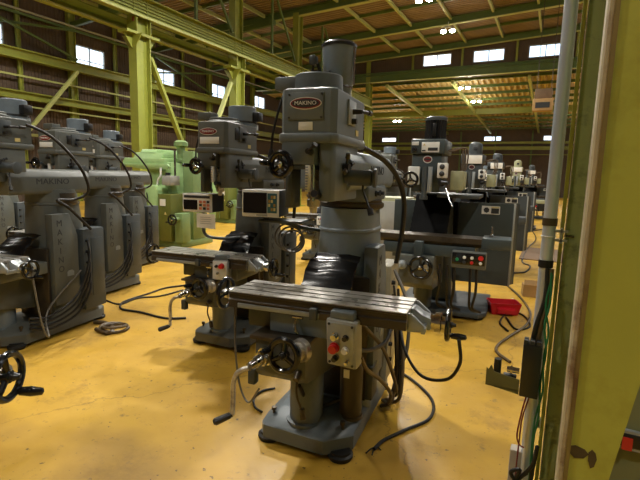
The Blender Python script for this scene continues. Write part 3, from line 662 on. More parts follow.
def ibeam(p0, p1, h, w, tf=.03, tw=.02, upv=(0, 0, 1)):
    """I section between two points, web along upv"""
    p0 = Vector(p0); p1 = Vector(p1); d = (p1-p0).normalized(); u = Vector(upv); u = (u-d*u.dot(d)).normalized(); s_ = d.cross(u)
    pr = [(-w/2, -h/2), (w/2, -h/2), (w/2, -h/2+tf), (tw/2, -h/2+tf), (tw/2, h/2-tf), (w/2, h/2-tf), (w/2, h/2), (-w/2, h/2), (-w/2, h/2-tf), (-tw/2, h/2-tf), (-tw/2, -h/2+tf), (-w/2, -h/2+tf)]
    mb = MB(); n = len(pr)
    A = [p0+s_*a+u*b_ for a, b_ in pr]; B = [p1+s_*a+u*b_ for a, b_ in pr]
    mb.add(A+B, [(i, (i+1) % n, n+(i+1) % n, n+i) for i in range(n)]+[tuple(range(n))[::-1], tuple(range(n, 2*n))]); return mb
def bar(p0, p1, w, h=None, upv=(0, 0, 1)):
    p0 = Vector(p0); p1 = Vector(p1); d = (p1-p0).normalized(); u = Vector(upv)
    if abs(u.dot(d)) > .98: u = Vector((1, 0, 0))
    u = (u-d*u.dot(d)).normalized(); s_ = d.cross(u); h = h or w
    pr = [(-w/2, -h/2), (w/2, -h/2), (w/2, h/2), (-w/2, h/2)]
    return MB().loft([[p+s_*a+u*b_ for a, b_ in pr] for p in (p0, p1)])
ORD = ['nearest', 'second nearest', 'third nearest', 'fourth nearest', 'fifth nearest', 'sixth nearest', 'seventh nearest', 'eighth nearest', 'ninth nearest']
# stepped crane columns
names = {3: 'yellow-green crane column behind the pale green boring machine, red mark at its top', 4: 'yellow-green crane column above the second nameplate mill head', 5: 'yellow-green column rising just left of the centre mill head', 6: 'yellow-green column hidden behind the tall motor of the centre mill', 7: 'yellow-green corner column where the gable wall meets the crane girder'}
for i, cy_ in enumerate(CY):
    if i not in names: continue
    t = thing('steel_column', names[i], 'column', (XC, cy_, 0), 0, 'crane columns in a line')
    ibeam((0, 0, .02), (0, 0, 5.66), .55, .34, .035, .03, (0, 1, 0)).build('lower_shaft', 'beam_green', t, True)
    MB().box(-.35, .35, -.4, .4, 0, .03).build('base_plate', 'beam_green', t)
    ibeam((-.05, 0, 5.6), (-.05, 0, roof_z(XC)-.1), .5 if i != 5 else .45, .3, .03, .03, (0, 1, 0)).build('upper_shaft', 'beam_green', t, True)
    MB().prism([(-.6, 5.62), (-.27, 5.2), (.27, 5.2), (.6, 5.62)], 'x', -.02, .02).box(-.2, .2, -.62, .62, 5.62, 5.7).prism([(-.42, 5.62), (-.17, 5.3), (.17, 5.3), (.42, 5.62)], 'y', -.29, -.26).build('corbel', 'beam_green', t, True)
    ibeam((0, 0, 5.70), (0, 0, 6.16), .55, .42, .03, .03, (0, 1, 0)).build('bearing_seat', 'beam_green', t, True)
    if i == 3: MB().box(.05, .1, -.30, -.275, 6.0, 6.12).build('red_mark', 'red_oxide', t)
# crane runway girder, with stiffening ribs along its web and a rail on top
t = thing('crane_girder', 'long yellow-green crane runway girder carried on the column brackets', 'girder', (XC+.05, YB+.1, 6.16))
Lg = YG-YB-.2
ibeam((0, 0, .31), (0, Lg, .31), .56, .40, .035, .03).build('web_beam', 'beam_green', t, True)
for k in range(5): MB().box(.012, .06, 0, Lg, .08+k*.095, .105+k*.095).build('rib', 'beam_green', t, True)
MB().box(-.03, .03, 0, Lg, .59, .67).build('rail', 'brown_steel', t, True)
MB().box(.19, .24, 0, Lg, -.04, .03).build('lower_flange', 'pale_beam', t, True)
t = thing('surge_beam', 'lighter channel beam running beside the crane girder on its wall side', 'beam', (XC-.75, YB+.1, 5.92))
ibeam((0, 0, .13), (0, Lg, .13), .26, .2, .03, .03).build('channel', 'beam_green', t, True); MB().box(.09, .12, 0, Lg, -.01, .05).build('pale_flange', 'pale_beam', t, True)  # flange is paler than the channel itself
MB().box(.1, .6, 0, Lg, .14, .16).build('walk_plate', 'rafter_green', t, True)
# V brace in the column line
c0 = CY[3]; c1 = CY[4]
for a, b_, mt, lb in (((XC, c0+.40, 5.1), (XC, (c0+c1)/2-.12, 1.5), 'beam_green', 'yellow diagonal brace running down from the crane column behind the green machine'), ((XC, c1-.40, 5.1), (XC, (c0+c1)/2+.12, 1.5), 'pale_beam', 'paler diagonal brace running down left from the column above the second mill')):
    tag(bar(a, b_, .16, .1).build('diagonal_brace', mt, None, True), lb, 'brace')
# rafters, purlins
for i, cy_ in enumerate(CY+[YG-.35]):
    if i == len(CY)-1: continue
    if cy_ < 0: continue
    lab = {0: 'x'}.get(i)
    nm = {2: 'roof rafter over the near end of the hall', 3: 'roof rafter over the crane column behind the green machine', 4: 'roof rafter crossing above the second mill column', 5: 'roof rafter crossing behind the tall motor, just left of the upper lamps', 6: 'roof rafter carrying the small twin lamp near the gable', 8: 'last roof rafter directly above the gable windows'}.get(i, 'roof rafter overhead')
    t = thing('roof_rafter', 'dark olive steel '+nm, 'rafter', (0, cy_, 0), 0, 'main roof rafters')
    ibeam((XW, 0, roof_z(XW)-.02), (XR, 0, roof_z(XR)-.02), .36, .2, .03, .03).build('web', 'rafter_green', t, True)
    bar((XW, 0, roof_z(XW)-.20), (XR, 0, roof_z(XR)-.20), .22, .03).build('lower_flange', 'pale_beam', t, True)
    if cy_ < YG-1:
        bar((XW, BAY/2, roof_z(XW)+.14), (XR, BAY/2, roof_z(XR)+.14), .1, .14).build('intermediate_rafter', 'rafter_green', t, True)
for i in range(4):
    for j, xx in enumerate([-19.6, -17.6, -15.6, -13.6, -9.6, -7.55, -5.5, -3.45, -1.45, .6]):
        ya = CY[3+i]+.15 if i < 4 else 0; yb = (CY[4+i] if i < 3 else YG-.35)-.15
        o = bar((xx, ya, roof_z(xx)+.06), (xx, yb, roof_z(xx)+.06), .10, .16).build('roof_purlin', 'pale_beam', None, True)
        tag(o, 'pale yellow-green roof purlin spanning between two rafters under the brown sheet', 'purlin', 'short purlins between the rafters')
# hanger rods between girder and roof (thin posts)
for k, (yy, lb) in enumerate(((12.9, 'thin roof hanger post rising from the girder near its left end'), (17.7, 'thin roof hanger post rising from the girder right of the second column'), (22.5, 'thin roof hanger post rising from the girder beside the tall motor'))):
    tag(bar((XC+.05, yy, 6.82), (XC+.05, yy, roof_z(XC)), .09).build('hanger_post', 'rafter_green', None, True), lb, 'post')
    tag(bar((XC+.05, yy+.3, roof_z(XC)), (XC+.05, yy+2.0, 6.97), .08).build('knee_brace', 'rafter_green', None, True), lb.replace('thin roof hanger post rising from', 'slanting thin brace down to'), 'brace')
# left wall frame
posts = [9.72+BAY/2*k for k in range(0, 9)]
for k, yy in enumerate(posts):
    big = k % 2 == 0
    o = ibeam((XW+.2, yy, 0), (XW+.2, yy, roof_z(XW)), .34 if big else .16, .22 if big else .12, .025, .02, (0, 1, 0)).build('wall_post', 'beam_green', None, True)
    tag(o, ('heavy' if big else 'slim')+' yellow-green wall post on the left cladding, '+ORD[k]+' of the line', 'post', 'left wall posts')
for z, h, mt, lb in ((6.3, .42, 'beam_green', 'deep yellow-green wall beam running just under the left windows'), (4.62, .34, 'beam_green', 'lower yellow-green wall beam along the left cladding'), (8.0, .1, 'rafter_green', 'thin wall rail above the left windows'), (5.45, .07, 'pale_beam', 'thin pale wall rail between the two deep wall beams'), (4.2, .07, 'pale_beam', 'thin pale wall rail just beneath the lower wall beam'), (7.0, .07, 'rafter_green', 'thin wall rail level with the middle of the left windows'), (3.0, .12, 'pale_beam', 'lowest pale wall rail behind the green machine')):
    if z in (7.0,): 
        continue
    tag((ibeam((XW+.45, YB+.1, z), (XW+.45, YG+8, z), h, h*.8, .05, .05) if h > .3 else bar((XW+.3, YB+.1, z), (XW+.3, YG+8, z), h)).build('wall_beam', mt, None, True), lb, 'beam')
t = tag(MB().tube([(XW+1.6, YB+.2, 7.75), (XW+1.6, YG-.3, 7.75)], .045, 8, False).build('hanging_conduit', 'aluminium_frame'), 'thin pale conduit hung in front of the left windows', 'conduit')
xb = [((14.5, 7.9), (9.75, 7.2), 'rising'), ((9.8, 7.9), (14.5, 6.6), 'falling'), ((19.3, 7.9), (24.1, 6.6), 'falling'), ((24.1, 7.9), (19.3, 7.0), 'rising')]
for k, (a, b_, w) in enumerate(xb):
    tag(bar((XW+.55+.11*(k % 2), a[0], a[1]), (XW+.55+.11*(k % 2), b_[0], b_[1]), .09).build('cross_brace', 'rafter_green', None, True), w+' arm of the crossed bracing '+('left of the first clear window' if k < 2 else 'between the second and third windows'), 'brace')
tag(bar((XW+.78, 14.4, 6.05), (XW+.78, 9.4, 0), .14).build('diagonal_brace', 'pale_beam', None, True), 'pale diagonal brace on the left wall above the row of grey mills', 'brace')
# rafters of the left aisle, knee braces
for k in range(0, 7, 2):
    yy = posts[k]
    tag(bar((XW+.3, yy, 8.2), (XC-.9, yy, 8.75), .16, .22).build('aisle_rafter', 'rafter_green', None, True), 'olive aisle rafter from the %s heavy wall post to the crane columns' % ORD[k//2], 'rafter', 'aisle rafters')
# gable frame and lower roof
for z, h, lb in ((8.28, .16, 'thin olive beam just beneath the gable windows'), (7.98, .4, 'deep olive beam along the foot of the gable wall')):
    tag(ibeam((XW+.2, YG-.25, z), (XR-.1, YG-.25, z), h, .2, .03, .04).build('gable_beam', 'rafter_green', None, True), lb, 'beam')
tag(bar((XW+.2, YG-.28, 7.76), (XR-.1, YG-.28, 7.76), .26, .03).build('gable_flange', 'pale_beam', None, True), 'pale flange plate under the gable wall beam', 'beam')
for k in range(-2, 5):
    xx = -2.65-3.07*k
    tag(bar((xx, YG-.12, 8.15), (xx, YG-.12, roof_z(xx)), .12).build('gable_post', 'beam_green', None, True), 'slim yellow-green post on the gable wall between two windows', 'post', 'gable wall posts')
pu = [30.4, 32.3, 34.2, 36.0, 37.7, 41.2, 43.0, 44.9, 46.8, 48.7]
for k, yy in enumerate(pu):
    tag(ibeam((XW+.2, yy, low_z(yy)+.06), (XR-.1, yy, low_z(yy)+.06), .17, .12, .03, .04).build('roof_purlin', 'rafter_green', None, True), 'yellow-green purlin of the lower far roof, number %s out from the gable' % ['one', 'two', 'three', 'four', 'five', 'seven', 'eight', 'nine', 'ten', 'eleven'][k], 'purlin', 'purlins of the lower roof')
tag(ibeam((XW+.2, 39.4, low_z(39.4)-.12), (XR-.1, 39.4, low_z(39.4)-.12), .45, .22, .03, .04).build('roof_beam', 'beam_green', None, True), 'deep yellow-green cross beam halfway along the lower far roof', 'beam')
for k, (xx, lb) in enumerate(((-10.6, 'left slanting rafter of the lower far roof'), (-6.3, 'middle slanting rafter of the lower far roof, below two lamps'), (-1.9, 'right slanting rafter of the lower far roof, left of the hanging heater'))):
    tag(bar((xx, YG+.2, low_z(YG)-.16), (xx, YF-.1, low_z(YF)-.16), .16, .22).build('roof_rafter', 'pale_beam', None, True), lb, 'rafter')
for z, h, lb in ((5.25, .22, 'upper yellow-green beam on the far end wall'), (4.72, .34, 'middle yellow-green beam on the far end wall'), (4.1, .08, 'thin lower rail on the far end wall')):
    tag(bar((XW+.2, YF-.3, z), (XR-.1, YF-.3, z), .2, h).build('wall_beam', 'beam_green', None, True), lb, 'beam')
for k in range(8):
    tag(bar((-19.4+3.4*k, YF-.15, 0), (-19.4+3.4*k, YF-.15, low_z(YF)), .14).build('wall_post', 'rafter_green', None, True), 'slim olive post on the far end wall', 'post', 'far wall posts')
# hanging heater on the right, in front of the lower roof
p = depth_at(543, 102, 24); t = thing('unit_heater', 'tan box heater hung high beside the steel conduit', 'heater', (p.x, p.y, p.z))
MB().box(-.42, .42, -.3, .3, -.42, .12, .02).build('housing', 'cardboard', t); MB().box(-.36, .36, -.28, .28, .12, .55, .02).build('fan_box', 'mat_brown', t); MB().box(-.3, .3, -.32, -.3, -.3, -.05).build('grille', 'print_dark', t)
for sx in (-.3, .3): MB().cyl((sx, 0, .55), (sx, 0, roof_z(p.x)-p.z+.1), .015, n=8).build('hanger_rod', 'brown_steel', t)

# ------------------------------------------------------------------ lamps
LAMP = []
def twin_lamp(label, x, y, z, power, drop=.25):
    t = thing('high_bay_lamp', label, 'lamp', (x, y, z), 0, 'twin high bay lamps')
    MB().box(-.32, .32, -.04, .04, .16, .22, .01).cyl((0, 0, .2), (0, 0, .2+drop), .02, n=8).build('bracket', 'lamp_metal', t)
    for sx in (-.22, .22):
        MB().lathe((sx, 0, .17), (0, 0, -1), [(0, .05), (.03, .06), (.06, .11), (.13, .16), (.135, .165), (.13, .15)], 18).build('reflector', 'lamp_metal', t)
        MB().lathe((sx, 0, .08), (0, 0, -1), [(0, .05), (.05, .12), (.1, .14), (.14, .11), (.16, .03)], 16).build('bulb', 'lamp_bulb', t)
    ld = bpy.data.lights.new('lamp_light', 'SPOT'); ld.energy = power; ld.color = (1, .96, .88); ld.shadow_soft_size = .22; ld.spot_size = R(150); ld.spot_blend = .35
    lo = bpy.data.objects.new('lamp_light', ld); COL.objects.link(lo); lo.location = (x, y, z-.28)
def rz_(x, y): return roof_z(x)-.62
# ------------------------------------------------------------------ lamps of the hall
twin_lamp('twin high bay lamp at the top edge, hung under a rafter', -5.6, 20.05, rz_(-5.6, 0), 900)
twin_lamp('twin high bay lamp just above the first gable window', -5.55, 24.6, rz_(-5.6, 0), 900)
for yy, pw in ((15.3, 1000), (10.5, 1300), (5.6, 1500), (.8, 450), (-4., 400)): twin_lamp('twin high bay lamp overhead, outside the picture', -5.6, yy, rz_(-5.6, 0), pw)
for yy, pw in ((-2., 1050), (5.6, 350), (15.3, 500), (24.6, 600)): twin_lamp('twin high bay lamp over the right side of the hall', 3.6, yy, rz_(3.6, 0), pw)
for yy in (0.8, 10.5, 20.05): twin_lamp('twin high bay lamp over the left aisle', -16.3, yy, rz_(-16.3, 0), 500)
twin_lamp('bright lamp at the near edge of the lower far roof', -5.75, 31.1, 7.35, 500, .1)
twin_lamp('small lamp farther along the lower far roof', -5.6, 35.2, 7.12, 500, .1)
for q in ((-5.7, 31, 6.3), (-5.6, 35.2, 6.0), (2, 40, 5.6), (-13, 40, 5.6)):  # fill lights added below the lamps to brighten the low roof
    ld = bpy.data.lights.new('low_roof_fill', 'POINT'); ld.energy = 110; ld.color = (1, .94, .8); ld.shadow_soft_size = .15; lo = bpy.data.objects.new('low_roof_fill', ld); COL.objects.link(lo); lo.location = q
twin_lamp('lamp of the lower far roof, out of sight', 2., 40, 6.5, 500, .1); twin_lamp('lamp of the lower far roof, out of sight left', -13, 40, 6.5, 500, .1)

# ------------------------------------------------------------------ mills
MAIN = (-1.2, 2.72, 7)
main = knee_mill('grey knee milling machine in the centre foreground with oval badge and tall motor', MAIN)
sec = knee_mill('grey knee mill behind the centre one, at its left, with a short wide motor', (-2.655, 3.73, 7), .885, 'short', 0., 'second', False, False, hose=True, ts=-.2, mx=.0)
lft = knee_mill('dark grey ram mill nearest on the left, name running down its column', (-4.40, 2.72, 10), .83, 'short', -.16, None, False, False, 'ram mills along the left', False, ts=-.24, mr=.12, ram_end=.40, mx=-.07)
m2 = copy_tree(lft); m2.location = (-5.28, 3.98, 0); m2['label'] = 'dark grey ram mill second in the left row, half behind the nearest'
m3 = copy_tree(lft); m3.location = (-6.30, 5.27, 0); m3['label'] = 'dark grey ram mill third in the left row, in front of the green machine'
m4 = copy_tree(lft); m4.location = (-6.6, 2.5, 0); m4['label'] = 'ram mill mostly hidden at the left edge, behind the nearest ram mill'
m5 = copy_tree(lft); m5.location = (-8.3, 4.3, 0); m5['label'] = 'farthest ram mill at the left edge, only slivers of it showing'
m0 = knee_mill('mill cut off at the lower left edge, only its black handwheel showing', (-2.78, .74, 30), 1.01, 'short', -.16, None, False, False, None, False, ts=.4)
d1 = guard_mill('dark blue-grey mill with wide splash guard and black finned motor', (-1.1, 5.72, 4))
d2 = guard_mill('grey mill with white notice sheet right behind the finned-motor mill', (-1.12, 8.9, 3), 'round', True, sheet=True, group='round-motor mills along the aisle', G='dark_paint')
def cp(o, loc, lab, rz=0.):
    c = copy_tree(o); c.location = loc; c.rotation_euler.z += R(rz); c['label'] = lab; return c
d3 = cp(d2, (-1.15, 12.6, 0), 'third mill down the aisle, its small white sheet right of the second one')
d4 = guard_mill('fourth mill down the aisle with a pale green body', (-.95, 16.6, 2), 'round', False, sheet=True, group='round-motor mills along the aisle', G='pale_olive')
d5 = cp(d2, (-.75, 21.5, 0), 'farthest small mill beside the steel conduit')
# further machines behind
b1 = cp(sec, (-3.9, 8.0, 0), 'grey mill far behind the gap between the two nameplate mills')
b2 = cp(sec, (-3.1, 9.3, 0), 'grey mill standing behind the black hose of the centre mill')
b3 = cp(d1, (-4.2, 12.0, 0), 'finned-motor mill in the far background left of the centre mill')
b4 = cp(d4, (-3.6, 16.0, 0), 'pale green mill in the far background beside the finned-motor mill')
b5 = cp(d2, (-6.2, 13.5, 0), 'round-motor mill far behind the second nameplate mill')
b6 = cp(sec, (-2.9, 22.0, 0), 'grey mill near the far end wall')
b7 = cp(d2, (-5.6, 22.0, 0), 'round-motor mill near the far end wall')
grn = green_machine('large pale green boring machine behind the left row of mills', (-7.46, 7.46, 5))
g2 = cp(grn, (-9.6, 12.0, 0), 'second pale green machine far behind, near the blue-lit window')

# readouts
T_main = Matrix.Translation((MAIN[0], MAIN[1], 0)) @ Matrix.Rotation(R(MAIN[2]), 4, 'Z')
p = depth_at(260, 217, 2.30)
dro = digital_readout('white framed digital readout with teal keypad between the two nameplate mills', (p.x, p.y, p.z), 16, .235, .165, .24, [(0.1, .08, -.03), (.16, .14, -.05), (.24, .2, -.08), (.34, .3, -.1)])
p = depth_at(197, 212, 3.05)
dr2 = digital_readout('white framed digital readout with orange keys above the second mill table', (p.x, p.y, p.z), 10, .29, .16, .22, [(.0, .1, -.01), (.0, .12, -.2), (.1, .2, -.25), (.3, .4, -.25)], 'small', False)
p = depth_at(206, 221, 3.02)
ps = thing('notice_sheet', 'white printed paper sheet under the readout of the second mill', 'notice', tuple(p), 10)
MB().prism([(-.09, -.06), (.09, -.065), (.09, .06), (-.09, .065)], 'y', -.002, 0).build('paper', 'paper', ps)
for k in range(4): MB().box(-.055, .045+.01*(k % 2), -.0035, -.002, .03-.018*k, .034-.018*k).build('print_line', 'box_grey', ps)
MB().tube([(0, .003, .05), (0, .01, .07)], .004, 6).build('clip', 'chrome', ps)

# ------------------------------------------------------------------ post, conduit and wiring at the right
t = thing('steel_post', 'tall yellow-green built-up steel post close by at the right edge', 'post', (0, 0, 0))
TOP = 8.6
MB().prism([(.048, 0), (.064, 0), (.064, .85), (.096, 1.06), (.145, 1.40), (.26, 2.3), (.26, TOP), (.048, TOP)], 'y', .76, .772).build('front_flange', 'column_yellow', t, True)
MB().prism([(.0415, .758), (.044, .752), (.050, .752), (.050, .76), (.046, .80), (.0415, .80)], 'z', 0, TOP).build('flange_edge', 'rust_strip', t, True)
MB().box(.050, .056, .7508, .7535, 0, TOP).build('brown_band', 'edge_brown', t, True)  # brown strip between the cream flange edge and the yellow face
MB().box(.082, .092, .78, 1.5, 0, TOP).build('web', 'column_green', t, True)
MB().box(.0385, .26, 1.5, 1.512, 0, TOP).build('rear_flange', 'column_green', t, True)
MB().box(.036, .0385, 1.49, 1.514, 0, TOP).build('rear_edge', 'rust_strip', t, True)
MB().box(.024, .0345, 1.52, 1.54, 0, TOP).build('backing_angle', 'column_yellow', t, True)
MB().box(.02, .28, .74, 1.56, 0, .02).build('base_plate', 'concrete', t, True)
for px, z0, a, b_ in ((.066, 1.19, .03, .02), (.086, 1.185, .012, .03), (.072, 1.02, .022, .016)):
    MB().prism([(px+a*.5*math.cos(k*.9)*(1+.3*math.sin(k*3.1)), z0+b_*.5*math.sin(k*.9)*(1+.3*math.cos(k*2.3))) for k in range(7)], 'y', .7592, .7602).build('rust_patch', 'brown_drum', t, True)
t = thing('conduit_pipe', 'shiny galvanised conduit pipe running up beside the yellow-green post', 'pipe', (-.005, 1.5, 0))
MB().cyl((0, 0, .62), (0, 0, TOP), .018, n=20).build('pipe', 'conduit_steel', t)
for z in (1.47, 1.345): MB().cyl((0, 0, z), (0, 0, z+.022), .0205, n=20).build('tape_band', 'brown_drum' if z > 1.4 else 'black_rubber', t)
MB().torus((0, 0, 1.438), (0, 0, 1), .0195, .002, 20, 6).build('cable_tie', 'white_plate', t)
cl = MB().box(.016, .05, -.012, .008, 1.425, 1.432).box(.016, .05, -.012, .008, 1.452, 1.459).box(.03, .036, -.012, .008, 1.42, 1.464).build('pipe_clamp', 'aluminium_frame', t, True)
MB().cyl((.04, -.002, 1.442), (.066, -.002, 1.442), .003, n=8).build('clamp_bolt', 'brown_steel', cl)
MB().box(-.05, .02, -.01, .03, .0, .745, .004).build('base_shoe', 'concrete', t)
t = thing('terminal_block', 'black cable terminal block strapped to the conduit pipe', 'terminal block', (-.018, 1.465, .953))
MB().box(-.025, .027, -.03, .018, 0, .165, .004).build('body', 'black_plastic', t)
for k in range(3):
    MB().box(-.024+.017*k, -.012+.017*k, -.028, -.014, .165, .177).build('terminal', 'print_dark', t); MB().box(-.024+.017*k, -.012+.017*k, -.008, .006, .165, .177).build('terminal', 'print_dark', t)
MB().box(.0265, .0275, -.02, .01, .07, .075).build('seam', 'print_dark', t)
t = thing('limit_bracket', 'olive sheet metal bracket with black switch sticking out left of the terminal block', 'bracket', (-.043, 1.465, .965))
MB().prism([(-.098, .0), (-.002, -.012), (-.002, .035), (-.075, .045), (-.085, .065), (-.092, .05), (-.098, .055)], 'y', -.02, -.016).box(-.098, -.002, -.02, .02, -.002, .001).build('plate', 'olive_bracket', t, True)
MB().cyl((-.068, 0, .035), (-.068, 0, .082), .011, n=16).build('switch_barrel', 'black_plastic', t)
MB().cyl((-.04, 0, .055), (-.005, 0, .055), .009, n=12).cyl((-.03, 0, .055), (-.025, 0, .055), .014, n=6).build('gland', 'chrome', t)
MB().box(-.05, -.012, -.012, .012, .015, .04, .003).build('relay', 'print_dark', t)
def wire(name, label, pts, r, mat, cat='cable', group=None): return tag(MB().tube(pts, r, 8).build(name, mat), label, cat, group)
y_ = 1.47
wire('green_wire', 'green earth wires twisting down in front of the steel post', [(.012, y_, 1.335), (.016, y_-.01, 1.25), (.008, y_-.02, 1.18), (.018, y_-.02, 1.1), (.012, y_-.02, 1.0), (.016, y_-.02, .9), (.008, y_-.02, .8), (.014, y_-.02, .6), (.014, y_, .0)], .0032, 'cable_green')
wire('green_wire', 'second green wire looping wider beside the first one', [(.016, y_, 1.33), (.006, y_-.01, 1.24), (.02, y_-.02, 1.16), (.014, y_-.024, 1.08), (.02, y_-.024, .98), (.006, y_-.02, .86), (.01, y_-.02, .6), (.02, y_, .0)], .0028, 'cable_green')
for k, (lb, m_) in enumerate((('thick black cable running down behind the terminal block from the tape band', 'cable_black'), ('brown cable bundled with the black one on the conduit', 'cable_brown'))):
    wire('power_cable', lb, [(.002+.01*k, 1.475, 1.345), (.004+.008*k, 1.47, 1.26), (-.012+.012*k, 1.465, 1.18), (-.02+.014*k, 1.468, 1.12)], .007, m_)
wire('red_wire', 'dark red wires hanging in a loop below the terminal block', [(-.02, y_, .955), (-.03, y_-.01, .9), (-.038, y_-.01, .82), (-.03, y_-.015, .79), (-.015, y_-.015, .782)], .0025, 'red_oxide')
wire('red_wire', 'second dark red wire hanging beside the looped one', [(-.012, y_, .955), (-.027, y_-.01, .88), (-.03, y_-.01, .82), (-.032, y_-.01, .6), (-.03, y_, 0)], .0022, 'red_oxide')
wire('black_wire', 'bunch of black wire ends at the foot of the conduit', [(.0, 1.46, .7), (-.03, 1.44, .68), (-.045, 1.44, .70), (-.02, 1.43, .72), (-.035, 1.45, .66), (.012, 1.44, .74), (.02, 1.44, .8), (.01, 1.45, .6), (.01, 1.46, 0)], .006, 'cable_black')
t = thing('cable_clip', 'white plastic cable clip on the post edge below the terminal block', 'clip', (.016, 1.455, .875))
MB().prism([(-.006, -.018), (.008, -.018), (.008, .018), (-.006, .018)], 'y', -.004, .004, .003).build('frame', 'white_plate', t); MB().box(-.002, .004, -.006, -.003, -.011, .011).build('slot', 'print_dark', t); MB().box(-.003, .003, -.002, .06, -.004, .004).build('stem', 'white_plate', t)
t = thing('switch_cabinet', 'grey-green sheet metal cabinet behind the post at the lower right', 'cabinet', (.1, 1.0, 0))
MB().box(.0, .9, .03, .48, 0, 1.5, .01).build('body', 'wall_green', t); MB().box(0, .9, .012, .03, .52, 1.45, .004).build('door', 'wall_green', t)
MB().box(0, .9, .008, .03, .93, 1.01).build('band', 'olive_green', t)
hb = MB().box(0, .9, .0, .03, 1.095, 1.122, .003).build('handle_bar', 'black_plastic', t)
MB().box(0, .9, .002, .02, 1.122, 1.127).box(0, .9, .002, .02, 1.089, 1.094).build('rail_edge', 'cast_silver', hb); MB().box(.058, .075, -.003, .0, 1.09, 1.115).build('end_cap', 'red_plastic', hb)

# ------------------------------------------------------------------ on the floor
def run(label, px, r=.011, mat='cable_black', z0=None, group=None, lift=None):
    pts = []
    for i, q in enumerate(px):
        z = q[2] if len(q) > 2 else r+.001
        v = floor_at(q[0], q[1], z); pts.append(tuple(v))
    return wire('power_cable', label, pts, r, mat, 'cable', group)
run('black cable looping on the floor right of the centre mill to a frayed end', [(392, 372), (396, 370), (415, 382), (432, 400), (430, 418), (405, 430), (384, 440), (374, 449)], .011)
for k, e in enumerate(((366, 453), (372, 455), (381, 450))): run('frayed wire at the end of the cable right of the centre mill', [(375, 447), ((375+e[0])/2, (447+e[1])/2-1), e], .004, group='frayed wire ends')
run('dark cable making a long flat loop on the floor left of the second mill', [(186, 318), (165, 318), (140, 312), (122, 309), (121, 304), (128, 300), (150, 293), (165, 288), (186, 285)], .012)
run('thin cable lying across the loop left of the second mill', [(183, 290), (160, 296), (138, 298), (120, 304), (105, 300)], .010)
run('short coil of cable on the floor at the corner of the nearest ram mill', [(96, 329), (108, 333), (113, 328), (106, 323), (94, 322)], .02, 'cable_brown')
tag(MB().torus((-3.83, 3.0, .022), (.1, .05, 1), .13, .016, 30, 8).torus((-3.80, 2.98, .05), (-.1, .1, 1), .11, .014, 30, 8).build('cable_coil', 'cable_brown'), 'coiled brown cable heaped on the floor at the rear corner of the nearest ram mill', 'cable')
run('brown cable curving over the floor in front of the red bin', [(508, 286), (520, 297), (530, 312), (526, 325), (510, 336), (498, 345), (497, 352), (510, 362)], .014, 'cable_brown')
run('thin cable far down the aisle beside the conduit', [(508, 243), (520, 236), (528, 232), (537, 230), (546, 229)], .014)
run('wavy cable on the yellow floor right of the splash guard', [(512, 273), (525, 272), (530, 266), (522, 261), (528, 248), (536, 238), (530, 226), (533, 218)], .014)
run('cable coil lying beside the red bin', [(506, 317), (516, 329), (530, 326), (523, 315), (508, 313), (500, 322), (508, 331)], .010)
run('white cable tangle just behind the red bin', [(505, 300), (512, 303), (509, 308), (516, 306), (513, 299), (507, 304), (518, 311)], .008, 'white_plate')
run('thin cable arching from under the knee of the centre mill to the floor', [(262, 412), (255, 407), (254, 398), (262, 391), (275, 388)], .008)
# cables hanging from machines
def P_main(*v): return tuple(T_main @ Vector(v))
hang = [([(.30, .2, .80), (.35, .14, .55), (.37, .1, .30), (.35, .05, .1), (.27, .1, .02)], 'cable_brown'), ([(.30, .22, .72), (.34, .16, .5), (.36, .12, .26), (.33, .2, .1), (.30, .36, .015)], 'cable_black'), ([(.32, -.72, .70), (.33, -.6, .58), (.34, -.3, .40), (.36, -.05, .2), (.33, .05, .08), (.26, .2, .015)], 'cable_brown'), ([(.31, -.74, .74), (.34, -.55, .68), (.35, -.2, .62), (.33, .1, .7)], 'cable_black'), ([(.30, .2, .86), (.37, .12, .55), (.39, .05, .28), (.37, .1, .12), (.3, .3, .03)], 'cable_black'), ([(.30, .22, .76), (.40, .08, .5), (.42, .0, .22), (.38, .05, .1), (.28, .2, .02)], 'cable_brown'),
        ([(.30, .24, .66), (.38, .14, .48), (.40, .1, .2), (.36, .2, .08), (.34, .4, .015)], 'cable_black'), ([(.25, -.6, .88), (.28, -.5, .78), (.33, -.2, .55), (.38, .0, .25), (.36, .14, .1), (.3, .3, .02)], 'cable_brown'), ([(.30, .2, .97), (.42, .1, .75), (.43, .06, .45), (.35, .14, .3)], 'cable_grey')]
for k, (pts, mt) in enumerate(hang): MB().tube(pts, .012 if k != 4 else .007, 8).build('cable', mt, main)
MB().tube([(.17, -.2, .5), (.2, -.3, .32), (.05, -.36, .22), (-.05, -.42, .2), (-.06, -.60, .42)], .012, 8).build('cable', 'cable_black', main)
MB().tube([(.78, -.6, .82), (.79, -.56, .68), (.72, -.46, .54), (.56, -.3, .48), (.42, -.1, .6), (.34, .15, .85)], .009, 8).build('cable', 'cable_black', main)
MB().tube([(-.47, -.6, .86), (-.46, -.62, .6), (-.42, -.64, .38), (-.34, -.68, .3), (-.22, -.78, .45)], .006, 8).build('cable', 'cable_grey', main)
for o_, k in ((sec, 0), (lft, 1)):
    MB().tube([(.38+.1*k, -.6, .78), (.4+.1*k, -.55, .3), (.36+.1*k, -.45, .12), (.3, -.3, .3), (.3, .1, .6)], .008, 8).build('cable', 'cable_grey', o_)
